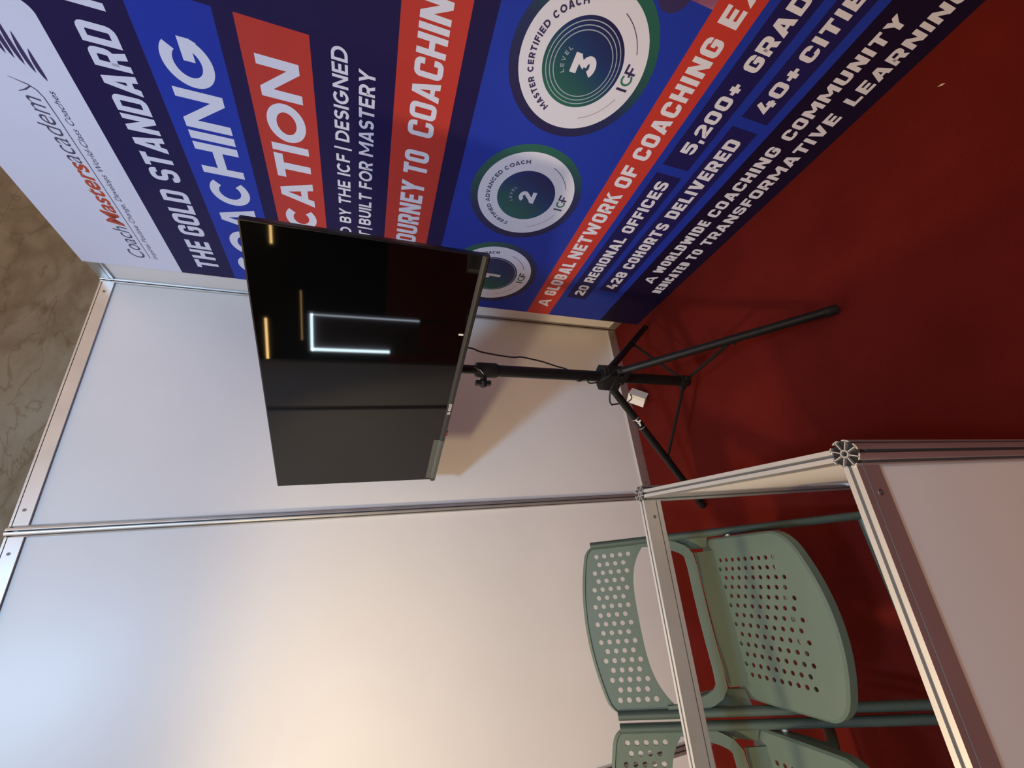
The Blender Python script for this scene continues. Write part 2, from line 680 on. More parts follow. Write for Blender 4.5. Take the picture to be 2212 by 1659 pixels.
# ---- stroke lettering
def arcpath(pts, rnd, closed, style, s):
    """round the flagged corners of a polyline"""
    n = len(pts)
    out = []
    for i, p in enumerate(pts):
        p = V((p[0], p[1]))
        fl_ = rnd[i]
        if (not closed and i in (0, n - 1)) or not fl_:
            out.append(p)
            continue
        a, c = V(pts[i - 1][:2]), V(pts[(i + 1) % n][:2])
        da, dc = (a - p), (c - p)
        la, lc = da.length, dc.length
        ea = la if (not closed and i == 1) else la / 2
        ec = lc if (not closed and i == n - 2) else lc / 2
        if not rnd[i - 1]:
            ea = la * 0.98
        if not rnd[(i + 1) % n]:
            ec = lc * 0.98
        if style == 'square':
            ra = rc = min(s * 0.62, ea, ec)
        else:
            ra, rc = ea, ec
            if fl_ == 2:
                ra = rc = min(ea, ec)
        va, vc = da.normalized() * ra, dc.normalized() * rc
        k = 3 if style == 'square' else 8
        for j in range(k + 1):
            t = j / k * PI / 2
            out.append(p + va * (1 - math.sin(t)) + vc * (1 - math.cos(t)))
    q = [out[0]]
    for p in out[1:]:
        if (p - q[-1]).length > 1e-5:
            q.append(p)
    if closed and (q[0] - q[-1]).length < 1e-5:
        q.pop()
    return q


def stroke_quads(path, s, closed):
    n = len(path)
    Lf, Rt = [], []
    for i, p in enumerate(path):
        if closed or 0 < i < n - 1:
            d0 = (p - path[i - 1]).normalized()
            d1 = (path[(i + 1) % n] - p).normalized()
        elif i == 0:
            d0 = d1 = (path[1] - p).normalized()
        else:
            d0 = d1 = (p - path[i - 1]).normalized()
        n0, n1 = V((-d0.y, d0.x)), V((-d1.y, d1.x))
        m_ = n0 + n1
        if m_.length < 1e-6:
            m_ = n0
        m_.normalize()
        k = 1 / max(0.35, m_.dot(n0))
        Lf.append(p + m_ * s / 2 * k)
        Rt.append(p - m_ * s / 2 * k)
    quads = []
    for i in range(n if closed else n - 1):
        j = (i + 1) % n
        quads.append([Rt[i], Rt[j], Lf[j], Lf[i]])
    return quads


def glyph(ch, w, s, style):
    """strokes (points, corner flags, closed) or ('poly', pts) of a capital in the box [0,w]x[0,1]"""
    a, c = s / 2, w - s / 2
    t, b_ = 1 - s / 2, s / 2
    md = 0.5
    S = []

    def st(p, r=None, cl=False):
        S.append((p, r or [0] * len(p), cl))
    def pol(p):
        S.append(('poly', p))
    rd = style == 'round'

    def el(cx, cy_, rx, ry, a0_, a1_, k=22):
        return [(cx + rx * math.cos(math.radians(a0_ + (a1_ - a0_) * i / k)), cy_ + ry * math.sin(math.radians(a0_ + (a1_ - a0_) * i / k))) for i in range(k + 1)]
    if rd and ch in 'O0':
        st(el(w / 2, 0.5, w / 2 - a, 0.5 - a, 0, 350, 35), None, True)
    elif rd and ch == 'C':
        st(el(w / 2, 0.5, w / 2 - a, 0.5 - a, 42, 318, 30))
    elif rd and ch == 'G':
        st(el(w / 2, 0.5, w / 2 - a, 0.5 - a, 45, 346, 34))
        st([(w - s * 0.06, 0.5 - s * 0.22), (w * 0.54, 0.5 - s * 0.22)])
        pol([(w - s * 1.05, 0.36), (w - s * 0.30, 0.22), (w - s * 0.06, 0.5 - s * 0.7), (w - s * 0.06, 0.5 + s * 0.27), (w - s * 1.05, 0.5 + s * 0.27)])
    elif rd and ch == 'S':
        rv = (t - 0.5) / 2
        st(el(w / 2, 0.5 + rv, w / 2 - a, rv, 28, 270, 20) + el(w / 2, 0.5 - rv, w / 2 - a, rv, 90, -152, 20)[1:])
    elif rd and ch == '3':
        pol([(0.03, 1 - s), (w * 0.97, 1 - s), (w * 0.97, 1), (0.03, 1)])
        pol([(w * 0.97 - s * 1.25, 1 - s * 0.9), (w * 0.97, 1 - s * 0.9), (w * 0.52, 0.50), (w * 0.30, 0.50)])
        st(el(w * 0.47, 0.325, w * 0.53 - a, 0.325 - a, 98, -150, 22))
    elif rd and ch == '2':
        st(el(w * 0.48, 0.68, w * 0.46 - a, 0.32 - a, 165, -15, 18) + [(w * 0.30, 0.24), (a * 0.9, b_ * 1.4)])
        st([(0.0, b_), (w, b_)])
    elif ch in 'O0':
        st([(a, b_), (c, b_), (c, t), (a, t)], [1] * 4, True)
    elif ch == 'D':
        st([(a, b_), (c, b_), (c, t), (a, t)], [0, 2, 2, 0], True)
    elif ch == 'C':
        y0, y1 = (0.34, 0.66) if style == 'square' else (0.25, 0.75)
        st([(c, y1), (c, t), (a, t), (a, b_), (c, b_), (c, y0)], [0, 1, 1, 1, 1, 0])
    elif ch == 'G':
        y1 = 0.68 if style == 'square' else 0.77
        st([(c, y1), (c, t), (a, t), (a, b_), (c, b_), (c, 0.5 + s * 0.22)], [0, 1, 1, 1, 1 if style == 'square' else 2, 0])
        st([(c + s * 0.4, 0.5), (w * 0.52, 0.5)])
    elif ch == 'E':
        st([(w, t), (a, t), (a, b_), (w, b_)])
        st([(a, md), (w * 0.92, md)])
    elif ch == 'F':
        st([(w, t), (a, t), (a, 0)])
        st([(a, md), (w * 0.92, md)])
    elif ch == 'L':
        st([(a, 1), (a, b_), (w, b_)])
    elif ch == 'T':
        st([(0, t), (w, t)])
        st([(w / 2, 1 - s * 0.9), (w / 2, 0)])
    elif ch == 'H':
        st([(a, 0), (a, 1)])
        st([(c, 0), (c, 1)])
        st([(a, md), (c, md)])
    elif ch in 'I|':
        st([(w / 2, 0 if ch == 'I' else -0.15), (w / 2, 1 if ch == 'I' else 1.12)])
    elif ch == 'J':
        st([(c, 1), (c, b_), (a, b_), (a, 0.32)], [0, 2, 2, 0])
    elif ch == 'U':
        st([(a, 1), (a, b_), (c, b_), (c, 1)], [0, 2, 2, 0])
    elif ch == 'P':
        st([(a, 0), (a, t), (c, t), (c, 0.42), (a, 0.42)], [0, 0, 2, 2, 0])
    elif ch == 'R':
        st([(a, 0), (a, t), (c, t), (c, 0.42), (a, 0.42)], [0, 0, 2, 2, 0])
        pol([(w * 0.46, 0.45), (w * 0.46 + s * 1.0, 0.45), (w, 0), (w - s * 1.12, 0)])
    elif ch == 'B':
        st([(a, b_), (a, t), (c - 0.03, t), (c - 0.03, 0.52), (a, 0.52)], [0, 0, 2, 2, 0])
        st([(a, 0.52), (c, 0.52), (c, b_), (a, b_)], [0, 2, 2, 0])
    elif ch in 'S5':
        if ch == 'S':
            st([(c, 0.72 if style == 'square' else 0.80), (c, t), (a, t), (a, 0.52), (c, 0.48), (c, b_), (a, b_), (a, 0.28 if style == 'square' else 0.20)],
               [0, 1, 1, 1, 1, 1, 1, 0])
        else:
            st([(w, t), (a, t), (a, 0.56), (c, 0.56), (c, b_), (a, b_), (a, 0.27)], [0, 0, 0, 1, 1, 1, 0])
    elif ch == '2':
        st([(a, 0.70), (a, t), (c, t), (c, 0.60), (a, 0.20), (a, b_), (w, b_)], [0, 1, 1, 0 if style == 'square' else 0, 0, 0, 0])
    elif ch == '3':
        st([(0.02, t), (c, t), (w * 0.42, 0.58)])
        st([(w * 0.42, 0.58), (c, 0.58), (c, b_), (a, b_), (a * 0.9, 0.2)], [0, 1, 1, 1, 0])
    elif ch == '8':
        st([(a, 0.52), (c, 0.52), (c, t), (a, t)], [1] * 4, True)
        st([(a, b_), (c, b_), (c, 0.50), (a, 0.50)], [1] * 4, True)
    elif ch == '4':
        st([(w * 0.52, 1), (a * 1.1, 0.30), (w, 0.30)], [0, 0, 0])
        st([(w * 0.74, 0), (w * 0.74, 0.56)])
    elif ch == '1':
        st([(w * 0.6, 0), (w * 0.6, t), (w * 0.12, t - 0.02)], [0, 0, 0])
    elif ch == 'A':
        h_ = 0.5 * s * 1.12
        pol([(0, 0), (s * 1.12, 0), (w / 2 + s * 0.25, 1), (w / 2 - s * 0.62, 1)])
        pol([(w - s * 1.12, 0), (w, 0), (w / 2 + s * 0.62, 1), (w / 2 - s * 0.25, 1)])
        pol([(w * 0.22, 0.18), (w * 0.78, 0.18), (w * 0.72, 0.18 + s * 0.85), (w * 0.28, 0.18 + s * 0.85)])
    elif ch == 'V':
        pol([(0, 1), (s * 1.12, 1), (w / 2 + s * 0.3, 0), (w / 2 - s * 0.6, 0)])
        pol([(w - s * 1.12, 1), (w, 1), (w / 2 + s * 0.6, 0), (w / 2 - s * 0.3, 0)])
    elif ch == 'Y':
        pol([(0, 1), (s * 1.15, 1), (w / 2 + s * 0.5, 0.42), (w / 2 - s * 0.5, 0.42)])
        pol([(w - s * 1.15, 1), (w, 1), (w / 2 + s * 0.5, 0.42), (w / 2 - s * 0.5, 0.42)])
        st([(w / 2, 0), (w / 2, 0.44)])
    elif ch == 'X':
        pol([(0, 1), (s * 1.2, 1), (w, 0), (w - s * 1.2, 0)])
        pol([(w - s * 1.2, 1), (w, 1), (s * 1.2, 0), (0, 0)])
    elif ch == 'N':
        st([(a, 0), (a, 1)])
        st([(c, 0), (c, 1)])
        pol([(0, 1), (s * 1.05, 1), (w, 0), (w - s * 1.05, 0)])
    elif ch == 'M':
        st([(a, 0), (a, 1)])
        st([(c, 0), (c, 1)])
        pol([(0, 1), (s * 1.05, 1), (w / 2 + s * 0.42, 0.28), (w / 2 - s * 0.42, 0.28)])
        pol([(w - s * 1.05, 1), (w, 1), (w / 2 + s * 0.42, 0.28), (w / 2 - s * 0.42, 0.28)])
    elif ch == 'W':
        q = w / 4
        pol([(0, 1), (s, 1), (q + s * 0.5, 0), (q - s * 0.4, 0)])
        pol([(q - s * 0.4, 0), (q + s * 0.5, 0), (2 * q + s * 0.45, 0.86), (2 * q - s * 0.45, 0.86)])
        pol([(3 * q - s * 0.5, 0), (3 * q + s * 0.4, 0), (2 * q + s * 0.45, 0.86), (2 * q - s * 0.45, 0.86)])
        pol([(w - s, 1), (w, 1), (3 * q + s * 0.4, 0), (3 * q - s * 0.5, 0)])
    elif ch == 'K':
        st([(a, 0), (a, 1)])
        pol([(s * 0.9, 0.45), (s * 0.9, 0.62), (w - s * 1.15, 1), (w, 1)][::-1])
        pol([(s * 1.05, 0.56), (s * 1.9, 0.66), (w, 0), (w - s * 1.2, 0)])
    elif ch == '+':
        st([(0.02, 0.45), (w - 0.02, 0.45)])
        st([(w / 2, 0.45 - w / 2), (w / 2, 0.45 + w / 2)])
    elif ch == ',':
        pol([(0, 0.26), (w, 0.26), (w * 0.7, -0.16), (0.0, -0.16)])
    elif ch == '-':
        st([(0, 0.42), (w, 0.42)])
    return S


RELW = {'I': 0, '|': 0, ',': -1, 'M': 1.36, 'W': 1.55, 'A': 1.12, 'V': 1.1, 'Y': 1.08, 'X': 1.08, 'K': 1.04, 'T': 0.96, 'E': 0.86, 'F': 0.84, 'L': 0.84,
        'J': 0.8, 'N': 1.06, '1': 0.62, '+': 0.86, '-': 0.6}
RELR = dict(RELW, O=1.32, C=1.18, G=1.30, D=1.18, Q=1.3, M=1.5, N=1.18, H=1.14, S=0.96, U=1.1)


def layout(text, s, gap, style):
    rel = RELW if style == 'square' else RELR
    k0, kw = 0.0, 0.0
    items = []
    for ch in text:
        if ch == ' ':
            items.append((' ', 0.0, 0.42))
            kw += 0.42
            k0 += gap
            continue
        r = rel.get(ch, 1.0)
        if r == 0:
            items.append((ch, s, 0))
            k0 += s + gap
        elif r == -1:
            items.append((ch, s * 0.9, 0))
            k0 += s * 0.9 + gap
        else:
            items.append((ch, 0, r))
            kw += r
            k0 += gap
    return items, k0 - gap, kw


def btext(text, u0, u1, z0, z1, m, lay, s=0.23, gap=0.11, style='square'):
    hh = z1 - z0
    items, k0, kw = layout(text, s, gap, style)
    w = ((u1 - u0) / hh - k0) / kw if kw else 0.5
    u = 0.0
    for ch, fx, r in items:
        gw = fx + r * w
        if ch != ' ':
            l2 = lay
            for g in glyph(ch, gw, s, style):
                l2 += 0.12
                if g[0] == 'poly':
                    BN.add([bpt(u0 + (u + p[0]) * hh, z0 + p[1] * hh, l2) for p in g[1]], [tuple(range(len(g[1])))], m)
                else:
                    path = arcpath(g[0], g[1], g[2], style, s)
                    for q in stroke_quads(path, s, g[2]):
                        BN.add([bpt(u0 + (u + p.x) * hh, z0 + p.y * hh, l2) for p in q], [(0, 1, 2, 3)], m)
        u += gw + gap
    return w


Wt = INK_WHITE
for t_, a, c in (('THE', 0.201, 0.357), ('GOLD', 0.385, 0.588), ('STANDARD', 0.625, 1.0585)):
    btext(t_, a, c, 1.9925, 2.069, Wt, 3, 0.20, 0.10)
btext('FO', 1.0915, 1.19, 1.9925, 2.069, Wt, 3, 0.20, 0.10)
btext('COACHING', 0.205, 1.084, 1.8035, 1.9155, Wt, 3, 0.225, 0.09, 'round')
btext('CATION', 0.516, 1.0935, 1.604, 1.703, Wt, 3, 0.245, 0.10, 'round')
btext('D BY THE ICF', 0.529, 0.866, 1.4865, 1.5255, Wt, 3, 0.19, 0.12, 'round')
btext('|', 0.884, 0.896, 1.4865, 1.5255, Wt, 3, 0.16, 0.12, 'round')
btext('DESIGNED', 0.911, 1.166, 1.4865, 1.5255, Wt, 3, 0.19, 0.12, 'round')
btext('T', 0.529, 0.560, 1.4190, 1.4600, Wt, 3, 0.19, 0.12, 'round')
btext('|', 0.572, 0.581, 1.4190, 1.4600, Wt, 3, 0.16, 0.12, 'round')
btext('BUILT FOR MASTERY', 0.592, 1.129, 1.4190, 1.4600, Wt, 3, 0.19, 0.12, 'round')
btext('JOURNEY', 0.500, 0.826, 1.2515, 1.3255, Wt, 3, 0.195, 0.095)
btext('TO', 0.855, 0.939, 1.2515, 1.3255, Wt, 3, 0.195, 0.095)
btext('COACHING', 0.988, 1.385, 1.2515, 1.3255, Wt, 3, 0.195, 0.095)
btext('A', 0.262, 0.322, 0.5660, 0.6245, Wt, 3, 0.23, 0.12)
btext('GLOBAL', 0.352, 0.591, 0.5660, 0.6245, Wt, 3, 0.23, 0.12)
btext('NETWORK', 0.616, 0.962, 0.5660, 0.6245, Wt, 3, 0.23, 0.12)
btext('OF', 0.988, 1.072, 0.5660, 0.6245, Wt, 3, 0.23, 0.12)
btext('COACHING', 1.100, 1.452, 0.5650, 0.6245, Wt, 3, 0.23, 0.12)
btext('EX', 1.481, 1.575, 0.5640, 0.6235, Wt, 3, 0.23, 0.12)
btext('20', 0.386, 0.460, 0.4285, 0.4785, Wt, 4, 0.23, 0.12)
btext('REGIONAL', 0.486, 0.776, 0.4285, 0.4785, Wt, 4, 0.23, 0.12)
btext('OFFICES', 0.804, 1.049, 0.4285, 0.4785, Wt, 4, 0.23, 0.12)
btext('428', 0.466, 0.588, 0.2990, 0.3525, Wt, 4, 0.23, 0.12)
btext('COHORTS', 0.614, 0.886, 0.2990, 0.3525, Wt, 4, 0.23, 0.12)
btext('DELIVERED', 0.915, 1.244, 0.2990, 0.3525, Wt, 4, 0.23, 0.12)
btext('5,200+', 1.161, 1.382, 0.4285, 0.4785, Wt, 4, 0.24, 0.13)
btext('GRADU', 1.4155, 1.634, 0.4270, 0.4795, Wt, 4, 0.24, 0.12)
btext('40+', 1.336, 1.462, 0.2990, 0.3500, Wt, 4, 0.24, 0.13)
btext('CITIES', 1.479, 1.672, 0.2990, 0.3500, Wt, 4, 0.24, 0.14)
btext('A', 0.546, 0.600, 0.1440, 0.1930, Wt, 3, 0.23, 0.12)
btext('WORLDWIDE', 0.622, 0.940, 0.1440, 0.1950, Wt, 3, 0.23, 0.12)
btext('COACHING', 0.964, 1.262, 0.1440, 0.1930, Wt, 3, 0.23, 0.12)
btext('COMMUNITY', 1.291, 1.630, 0.1440, 0.1920, Wt, 3, 0.23, 0.12)
btext('DEDICATED', 0.490, 0.716, 0.0550, 0.1045, Wt, 3, 0.22, 0.11)
btext('TO', 0.736, 0.800, 0.0550, 0.1045, Wt, 3, 0.23, 0.12)
btext('TRANSFORMATIVE', 0.826, 1.398, 0.0550, 0.1045, Wt, 3, 0.23, 0.12)
btext('LEARNING', 1.432, 1.722, 0.0545, 0.1030, Wt, 3, 0.23, 0.12)


# ---- round badges
def bdisc(uc, zc, r, m, lay, n=72):
    bpoly([(uc + r * math.cos(2 * PI * i / n), zc + r * math.sin(2 * PI * i / n)) for i in range(n)], m, lay)


def bring(uc, zc, r0, r1, m, lay, a0=0.0, a1=360.0, n=72):
    full = abs(a1 - a0) >= 360
    vs, fs = [], []
    for i in range(n + 1):
        a = math.radians(a0 + (a1 - a0) * i / n)
        for rr in (r0, r1):
            vs.append(bpt(uc + rr * math.cos(a), zc + rr * math.sin(a), lay))
    for i in range(n):
        fs.append((2 * i, 2 * i + 1, 2 * i + 3, 2 * i + 2))
    BN.add(vs, fs, m)


def arctext(text, uc, zc, r, h, a_start, a_end, m, lay, s=0.20, style='round', gap=0.16):
    """capitals standing on a circle of radius r (clockwise from a_start to a_end, degrees)"""
    items, k0, kw = layout(text, s, gap, style)
    length = math.radians(a_start - a_end) * (r + h * 0.4)
    w = (length / h - k0) / kw
    u = 0.0
    for ch, fx, rr in items:
        gw = fx + rr * w
        if ch != ' ':
            ac = math.radians(a_start) - (u + gw / 2) * h / (r + h * 0.4)
            er = V((math.cos(ac), math.sin(ac)))
            et = V((math.sin(ac), -math.cos(ac)))
            l2 = lay
            for g in glyph(ch, gw, s, style):
                l2 += 0.12
                if g[0] == 'poly':
                    polys = [[V(p) for p in g[1]]]
                else:
                    polys = stroke_quads(arcpath(g[0], g[1], g[2], style, s), s, g[2])
                for q in polys:
                    P = []
                    for p in q:
                        xy = V((uc, zc)) + er * (r + p[1] * h) + et * ((p[0] - gw / 2) * h)
                        P.append(bpt(xy.x, xy.y, l2))
                    BN.add(P, [tuple(range(len(P)))], m)
        u += gw + gap


NAV, TEAL, BLU = (0.016, 0.012, 0.085), (0.018, 0.110, 0.095), (0.016, 0.022, 0.190)
for k, (uc, txt, a0, a1, num, nr, rot_out) in enumerate((
        (0.435, 'ASSOCIATE CERTIFIED COACH', 196, 10, '1', 1, 70), (0.8655, 'CERTIFIED ADVANCED COACH', 193, 36, '2', 2, 20), (1.2995, 'MASTER CERTIFIED COACH', 157, 20, '3', 3, -25))):
    zc = 0.9035
    gout = gradient_mat('print_badge_ring_%s' % num, -uc, zc, 0.197, math.radians(rot_out), ((0.0, NAV), (0.45, (0.018, 0.030, 0.12)), (0.8, TEAL), (1.0, (0.022, 0.135, 0.105))))
    gin = gradient_mat('print_badge_disc_%s' % num, -uc, zc, 0.109, math.radians(-25), ((0.0, (0.022, 0.150, 0.115)), (0.25, (0.018, 0.105, 0.110)), (0.62, (0.012, 0.040, 0.165)), (1.0, NAV)))
    bdisc(uc, zc, 0.1970, gout, 2)
    bdisc(uc, zc, 0.1710, INK_WHITE, 3)
    bdisc(uc, zc, 0.1085 if num != '2' else 0.103, gin, 4)
    if num == '3':
        for rr in (0.0985, 0.0885, 0.0785):
            bring(uc, zc, rr - 0.0012, rr + 0.0012, INK_PALE, 5)
    elif num == '1':
        bring(uc, zc, 0.1000, 0.1024, INK_PALE, 5)
    else:
        for rr in (0.096, 0.089):
            bring(uc, zc, rr - 0.0004, rr + 0.0004, INK_BLUE, 5)
    if num == '1':
        arctext('COACH', uc, zc, 0.1305, 0.0155, 37, 3.5, INK_INDIGO, 5, 0.23)
    elif num == '2':
        arctext(txt, uc, zc, 0.1290, 0.0140, 168, 13.5, INK_INDIGO, 5, 0.23, 'round', 0.20)
    else:
        arctext(txt, uc, zc, 0.1305, 0.0165, 158.5, 20.5, INK_INDIGO, 5, 0.24, 'round', 0.20)
    arctext('LEVEL', uc, zc, 0.050, 0.0105, 124, 56, INK_PALE, 5, 0.18, 'round', 0.55)
    n0 = 0.0
    if num == '3':
        btext('3', uc - 0.0255, uc + 0.0255, zc - 0.037, zc + 0.029, INK_WHITE, 5, 0.27, 0.1, 'round')
    elif num == '2':
        btext('2', uc - 0.0235, uc + 0.0235, zc - 0.034, zc + 0.026, INK_WHITE, 5, 0.24, 0.1, 'round')
    else:
        btext('1', uc - 0.030, uc + 0.013, zc - 0.037, zc + 0.027, INK_WHITE, 5, 0.24, 0.1, 'round')
    # thin arcs and the I C F mark in the lower part of the ring
    bring(uc, zc, 0.1395, 0.1415, INK_INDIGO, 5, -64, -21, 20)
    bring(uc, zc, 0.1395, 0.1412, INK_LILAC, 5, -159, -112, 20)
    zi0, zi1 = zc - 0.1495, zc - 0.1175
    brect(uc - 0.0285, uc - 0.0220, zi0, zi1, INK_INDIGO, 5)
    bring(uc + 0.0010, (zi0 + zi1) / 2, 0.0105, 0.0162, INK_GREEN, 5, 55, 325, 30)
    brect(uc + 0.0140, uc + 0.0200, zi0, zi1, INK_INDIGO, 5.2)
    brect(uc + 0.0140, uc + 0.0375, zi1 - 0.0062, zi1, INK_INDIGO, 5.4)
    brect(uc + 0.0080, uc + 0.0320, (zi0 + zi1) / 2 - 0.004, (zi0 + zi1) / 2 + 0.0018, INK_INDIGO, 5.6)
bdisc(1.503, 0.762, 0.043, INK_INDIGO, 1.5, 40)


# ---- header logo (thin italic lettering from the built-in font, converted to mesh)
def font_word(text, u0, u1, z0, size, m, lay, bold=0.0, shear=0.22, space=1.0):
    cu = bpy.data.curves.new('lettering', 'FONT')
    cu.body = text
    cu.size = 1.0
    cu.offset = bold
    cu.shear = shear
    cu.space_character = space
    ob = bpy.data.objects.new('lettering', cu)
    COL.objects.link(ob)
    dg = bpy.context.evaluated_depsgraph_get()
    me = ob.evaluated_get(dg).to_mesh()
    vs = [v.co.copy() for v in me.vertices]
    fs = [tuple(p.vertices) for p in me.polygons]
    ob.evaluated_get(dg).to_mesh_clear()
    bpy.data.objects.remove(ob, do_unlink=True)
    bpy.data.curves.remove(cu)
    x0, x1 = min(v.x for v in vs), max(v.x for v in vs)
    k = (u1 - u0) / (x1 - x0)
    BN.add([bpt(u0 + (v.x - x0) * k, z0 + v.y * size, lay) for v in vs], fs, m)


font_word('Coach', 0.209, 0.372, 2.2355, 0.0660, INK_GREY, 3, 0.0)
font_word('Masters', 0.376, 0.632, 2.2365, 0.0640, INK_ORANGE, 3, 0.022)
font_word('academ', 0.630, 0.828, 2.2395, 0.0660, INK_GREY, 3, -0.004)
font_word('Inspires Positive Change, Develops World-Class Coaches', 0.211, 0.856, 2.1975, 0.0210, INK_GREY, 3, 0.004)


def bstroke(pts, ws, m, lay):
    n = len(pts)
    vs = []
    for i in range(n):
        a, c = V(pts[max(0, i - 1)]), V(pts[min(n - 1, i + 1)])
        d = (c - a).normalized()
        nn = V((-d.y, d.x))
        p = V(pts[i])
        for sg in (-1, 1):
            q = p + nn * ws[i] / 2 * sg
            vs.append(bpt(q.x, q.y, lay))
    BN.add(vs, [(2 * i, 2 * i + 2, 2 * i + 3, 2 * i + 1) for i in range(n - 1)], m)


bstroke([(0.212, 2.2215), (0.5, 2.2240), (0.78, 2.2265), (0.832, 2.2285), (0.850, 2.2345), (0.860, 2.2460), (0.872, 2.2780)],
        [0.0022, 0.0022, 0.0024, 0.0028, 0.0034, 0.0036, 0.0012], INK_GREY, 3)
bstroke([(0.836, 2.2760), (0.845, 2.2580), (0.858, 2.2420)], [0.0012, 0.0036, 0.0030], INK_GREY, 3.3)
for (a0, z0_, a1, z1_) in ((0.882, 2.1965, 0.957, 2.196), (0.898, 2.2105, 0.990, 2.209), (0.913, 2.2240, 1.015, 2.2215), (0.924, 2.2370, 1.03, 2.2335), (0.931, 2.2490, 1.035, 2.2455)):
    k = 9
    P = [(a0 + (a1 - a0) * i / k, z0_ + (z1_ - z0_) * i / k + 0.003 * math.sin(PI * i / k)) for i in range(k + 1)]
    wd = [0.0005 + 0.0095 * math.sin(PI * min(1, (i / k) ** 0.8)) ** 0.7 for i in range(k + 1)]
    bstroke(P, wd, INK_INDIGO, 3)

ban = BN.build('banner')
tag(ban, 'tall printed coaching banner in navy, blue and red leaning on the right wall', 'banner')

# ------------------------------------------------------------------ counter
HC = 0.7653
pn = V((-1.1608, -1.4350, 0))
pf = V((-1.1285, -0.9498, 0))
dl = V((-1, 0.0479, 0)).normalized()
pnl = pn + dl * 0.99
pfl = pf + dl * 0.99
ctr = thing('counter', (pn + pf + pnl + pfl) / 4, 'open-topped white and aluminium frame counter in front of the green chairs', 'counter')
off = -ctr.location
arot = math.atan2(-dl.y, -dl.x)
for p in (pn, pf, pnl, pfl):
    q = p + off
    post('post', None, q.x, q.y, 0.0, HC, ctr, arot)


def cbeam(name, a, c, z, h, g, slot=True, mater=None, screws=None):
    a, c = a + off, c + off
    t = (c - a).normalized()
    mb = MB()
    s = V((-t.y, t.x, 0))
    beam_mesh(mb, a + t * 0.0165 + V((0, 0, z)), c - t * 0.0165 + V((0, 0, z)), h, g, s, 0.018, slot, mater)
    o = mb.build(name, ctr)
    if screws:
        for (dist, zz, sg) in screws:
            m2 = MB()
            screw(m2, a + t * dist + s * 0.009 * sg + V((0, 0, zz)), s * sg, 0.0045)
            m2.build('screw', o)
    return o


RH = 0.048
cbeam('top_rail', pn, pnl, HC - 0.0015 - RH, RH, RH - 0.012, True, None, [(0.055, HC - RH * 0.62, 1), (0.93, HC - RH * 0.62, 1)])
cbeam('top_rail', pf, pfl, HC - 0.0015 - RH, RH, 0.0125, True, None, [(0.055, HC - RH * 0.5, 1), (0.93, HC - RH * 0.5, 1)])
cbeam('top_rail', pn, pf, HC - 0.0015 - RH, RH, 0.0125)
cbeam('top_rail', pnl, pfl, HC - 0.0015 - RH, RH, 0.0125)
cbeam('bottom_rail', pn, pnl, 0.0, RH, 0.0085)
cbeam('bottom_rail', pn, pf, 0.0, RH, 0.0085)
cbeam('bottom_rail', pnl, pfl, 0.0, RH, 0.0085)


def cpanel(name, a, c):
    a, c = a + off, c + off
    t = (c - a)
    n_ = t.length
    t.normalize()
    mb = MB()
    R = Matrix(((t.x, -t.y, 0), (t.y, t.x, 0), (0, 0, 1)))
    mb.box((a + c) / 2 + V((0, 0, HC / 2)), (n_ - 0.03, 0.004, HC - 0.03), LAMINATE, R)
    return mb.build(name, ctr)


cpanel('front_panel', pn, pnl)
cpanel('side_panel', pn, pf)
cpanel('side_panel', pnl, pfl)

# ------------------------------------------------------------------ television
c0 = V((-0.7204, -0.5914, 1.4057))
r3 = V((0.395, -0.919, -0.0139)).normalized()
u3 = V((-0.0170, -0.0230, 1.0)).normalized()
y3 = u3.cross(r3).normalized()
u3 = r3.cross(y3).normalized()
TM = Matrix(((r3.x, y3.x, u3.x), (r3.y, y3.y, u3.y), (r3.z, y3.z, u3.z)))
TW, TH = 0.970, 0.5607
tv = thing('television', c0 - u3 * TH / 2, 'large flat black television switched off on the tripod stand', 'television', None, TM.to_euler())
hz = TH / 2
mb = MB()
mb.box((0, 0.012, hz + 0.004), (TW, 0.020, TH - 0.008), BEZEL, None, 0.004)
mb.build('bezel', tv)
mb = MB()
sx, sz0, sz1 = TW / 2 - 0.004, 0.018, TH - 0.004
mb.add([(-sx, 0.0012, sz0), (sx, 0.0012, sz0), (sx, 0.0012, sz1), (-sx, 0.0012, sz1)], [(0, 1, 2, 3)], SCREEN)
mb.build('screen', tv)
mb = MB()
mb.box((0, 0.030, hz - 0.02), (TW * 0.86, 0.024, TH * 0.80), BLACKPLASTIC, None, 0.010)
mb.box((0, 0.050, hz - 0.075), (TW * 0.66, 0.028, TH * 0.52), BLACKPLASTIC, None, 0.010)
tag(mb.build('back_housing', tv), 'matt black back housing')
mb = MB()
prof = [(0.0, 0.020), (-0.0035, 0.017), (-0.0055, 0.011), (-0.0045, 0.004), (-0.001, 0.000), (0.012, -0.0015), (0.022, 0.001), (0.022, 0.020)]
mb.prism(prof, (-TW / 2, 0, 0), (0, 1, 0), (0, 0, 1), (TW, 0, 0), CHINM)
chin = mb.build('chin', tv)


def chin_strip(x0, x1, name, m, a=1, b_=5, extra=True):
    mb = MB()
    pp = [(p[0] - 0.0006, p[1]) for p in prof[a:b_]]
    if extra:
        pp = [(0.0002, 0.040)] + [(-0.0003, 0.0205)] + pp
    vs, fs = [], []
    for x in (x0, x1):
        vs += [(x, p[0], p[1]) for p in pp]
    n = len(pp)
    fs = [(i, i + 1, n + i + 1, n + i) for i in range(n - 1)]
    mb.add(vs, fs, m)
    o = mb.build(name, chin)
    md = o.modifiers.new('thickness', 'SOLIDIFY')
    md.thickness = 0.0002
    return o


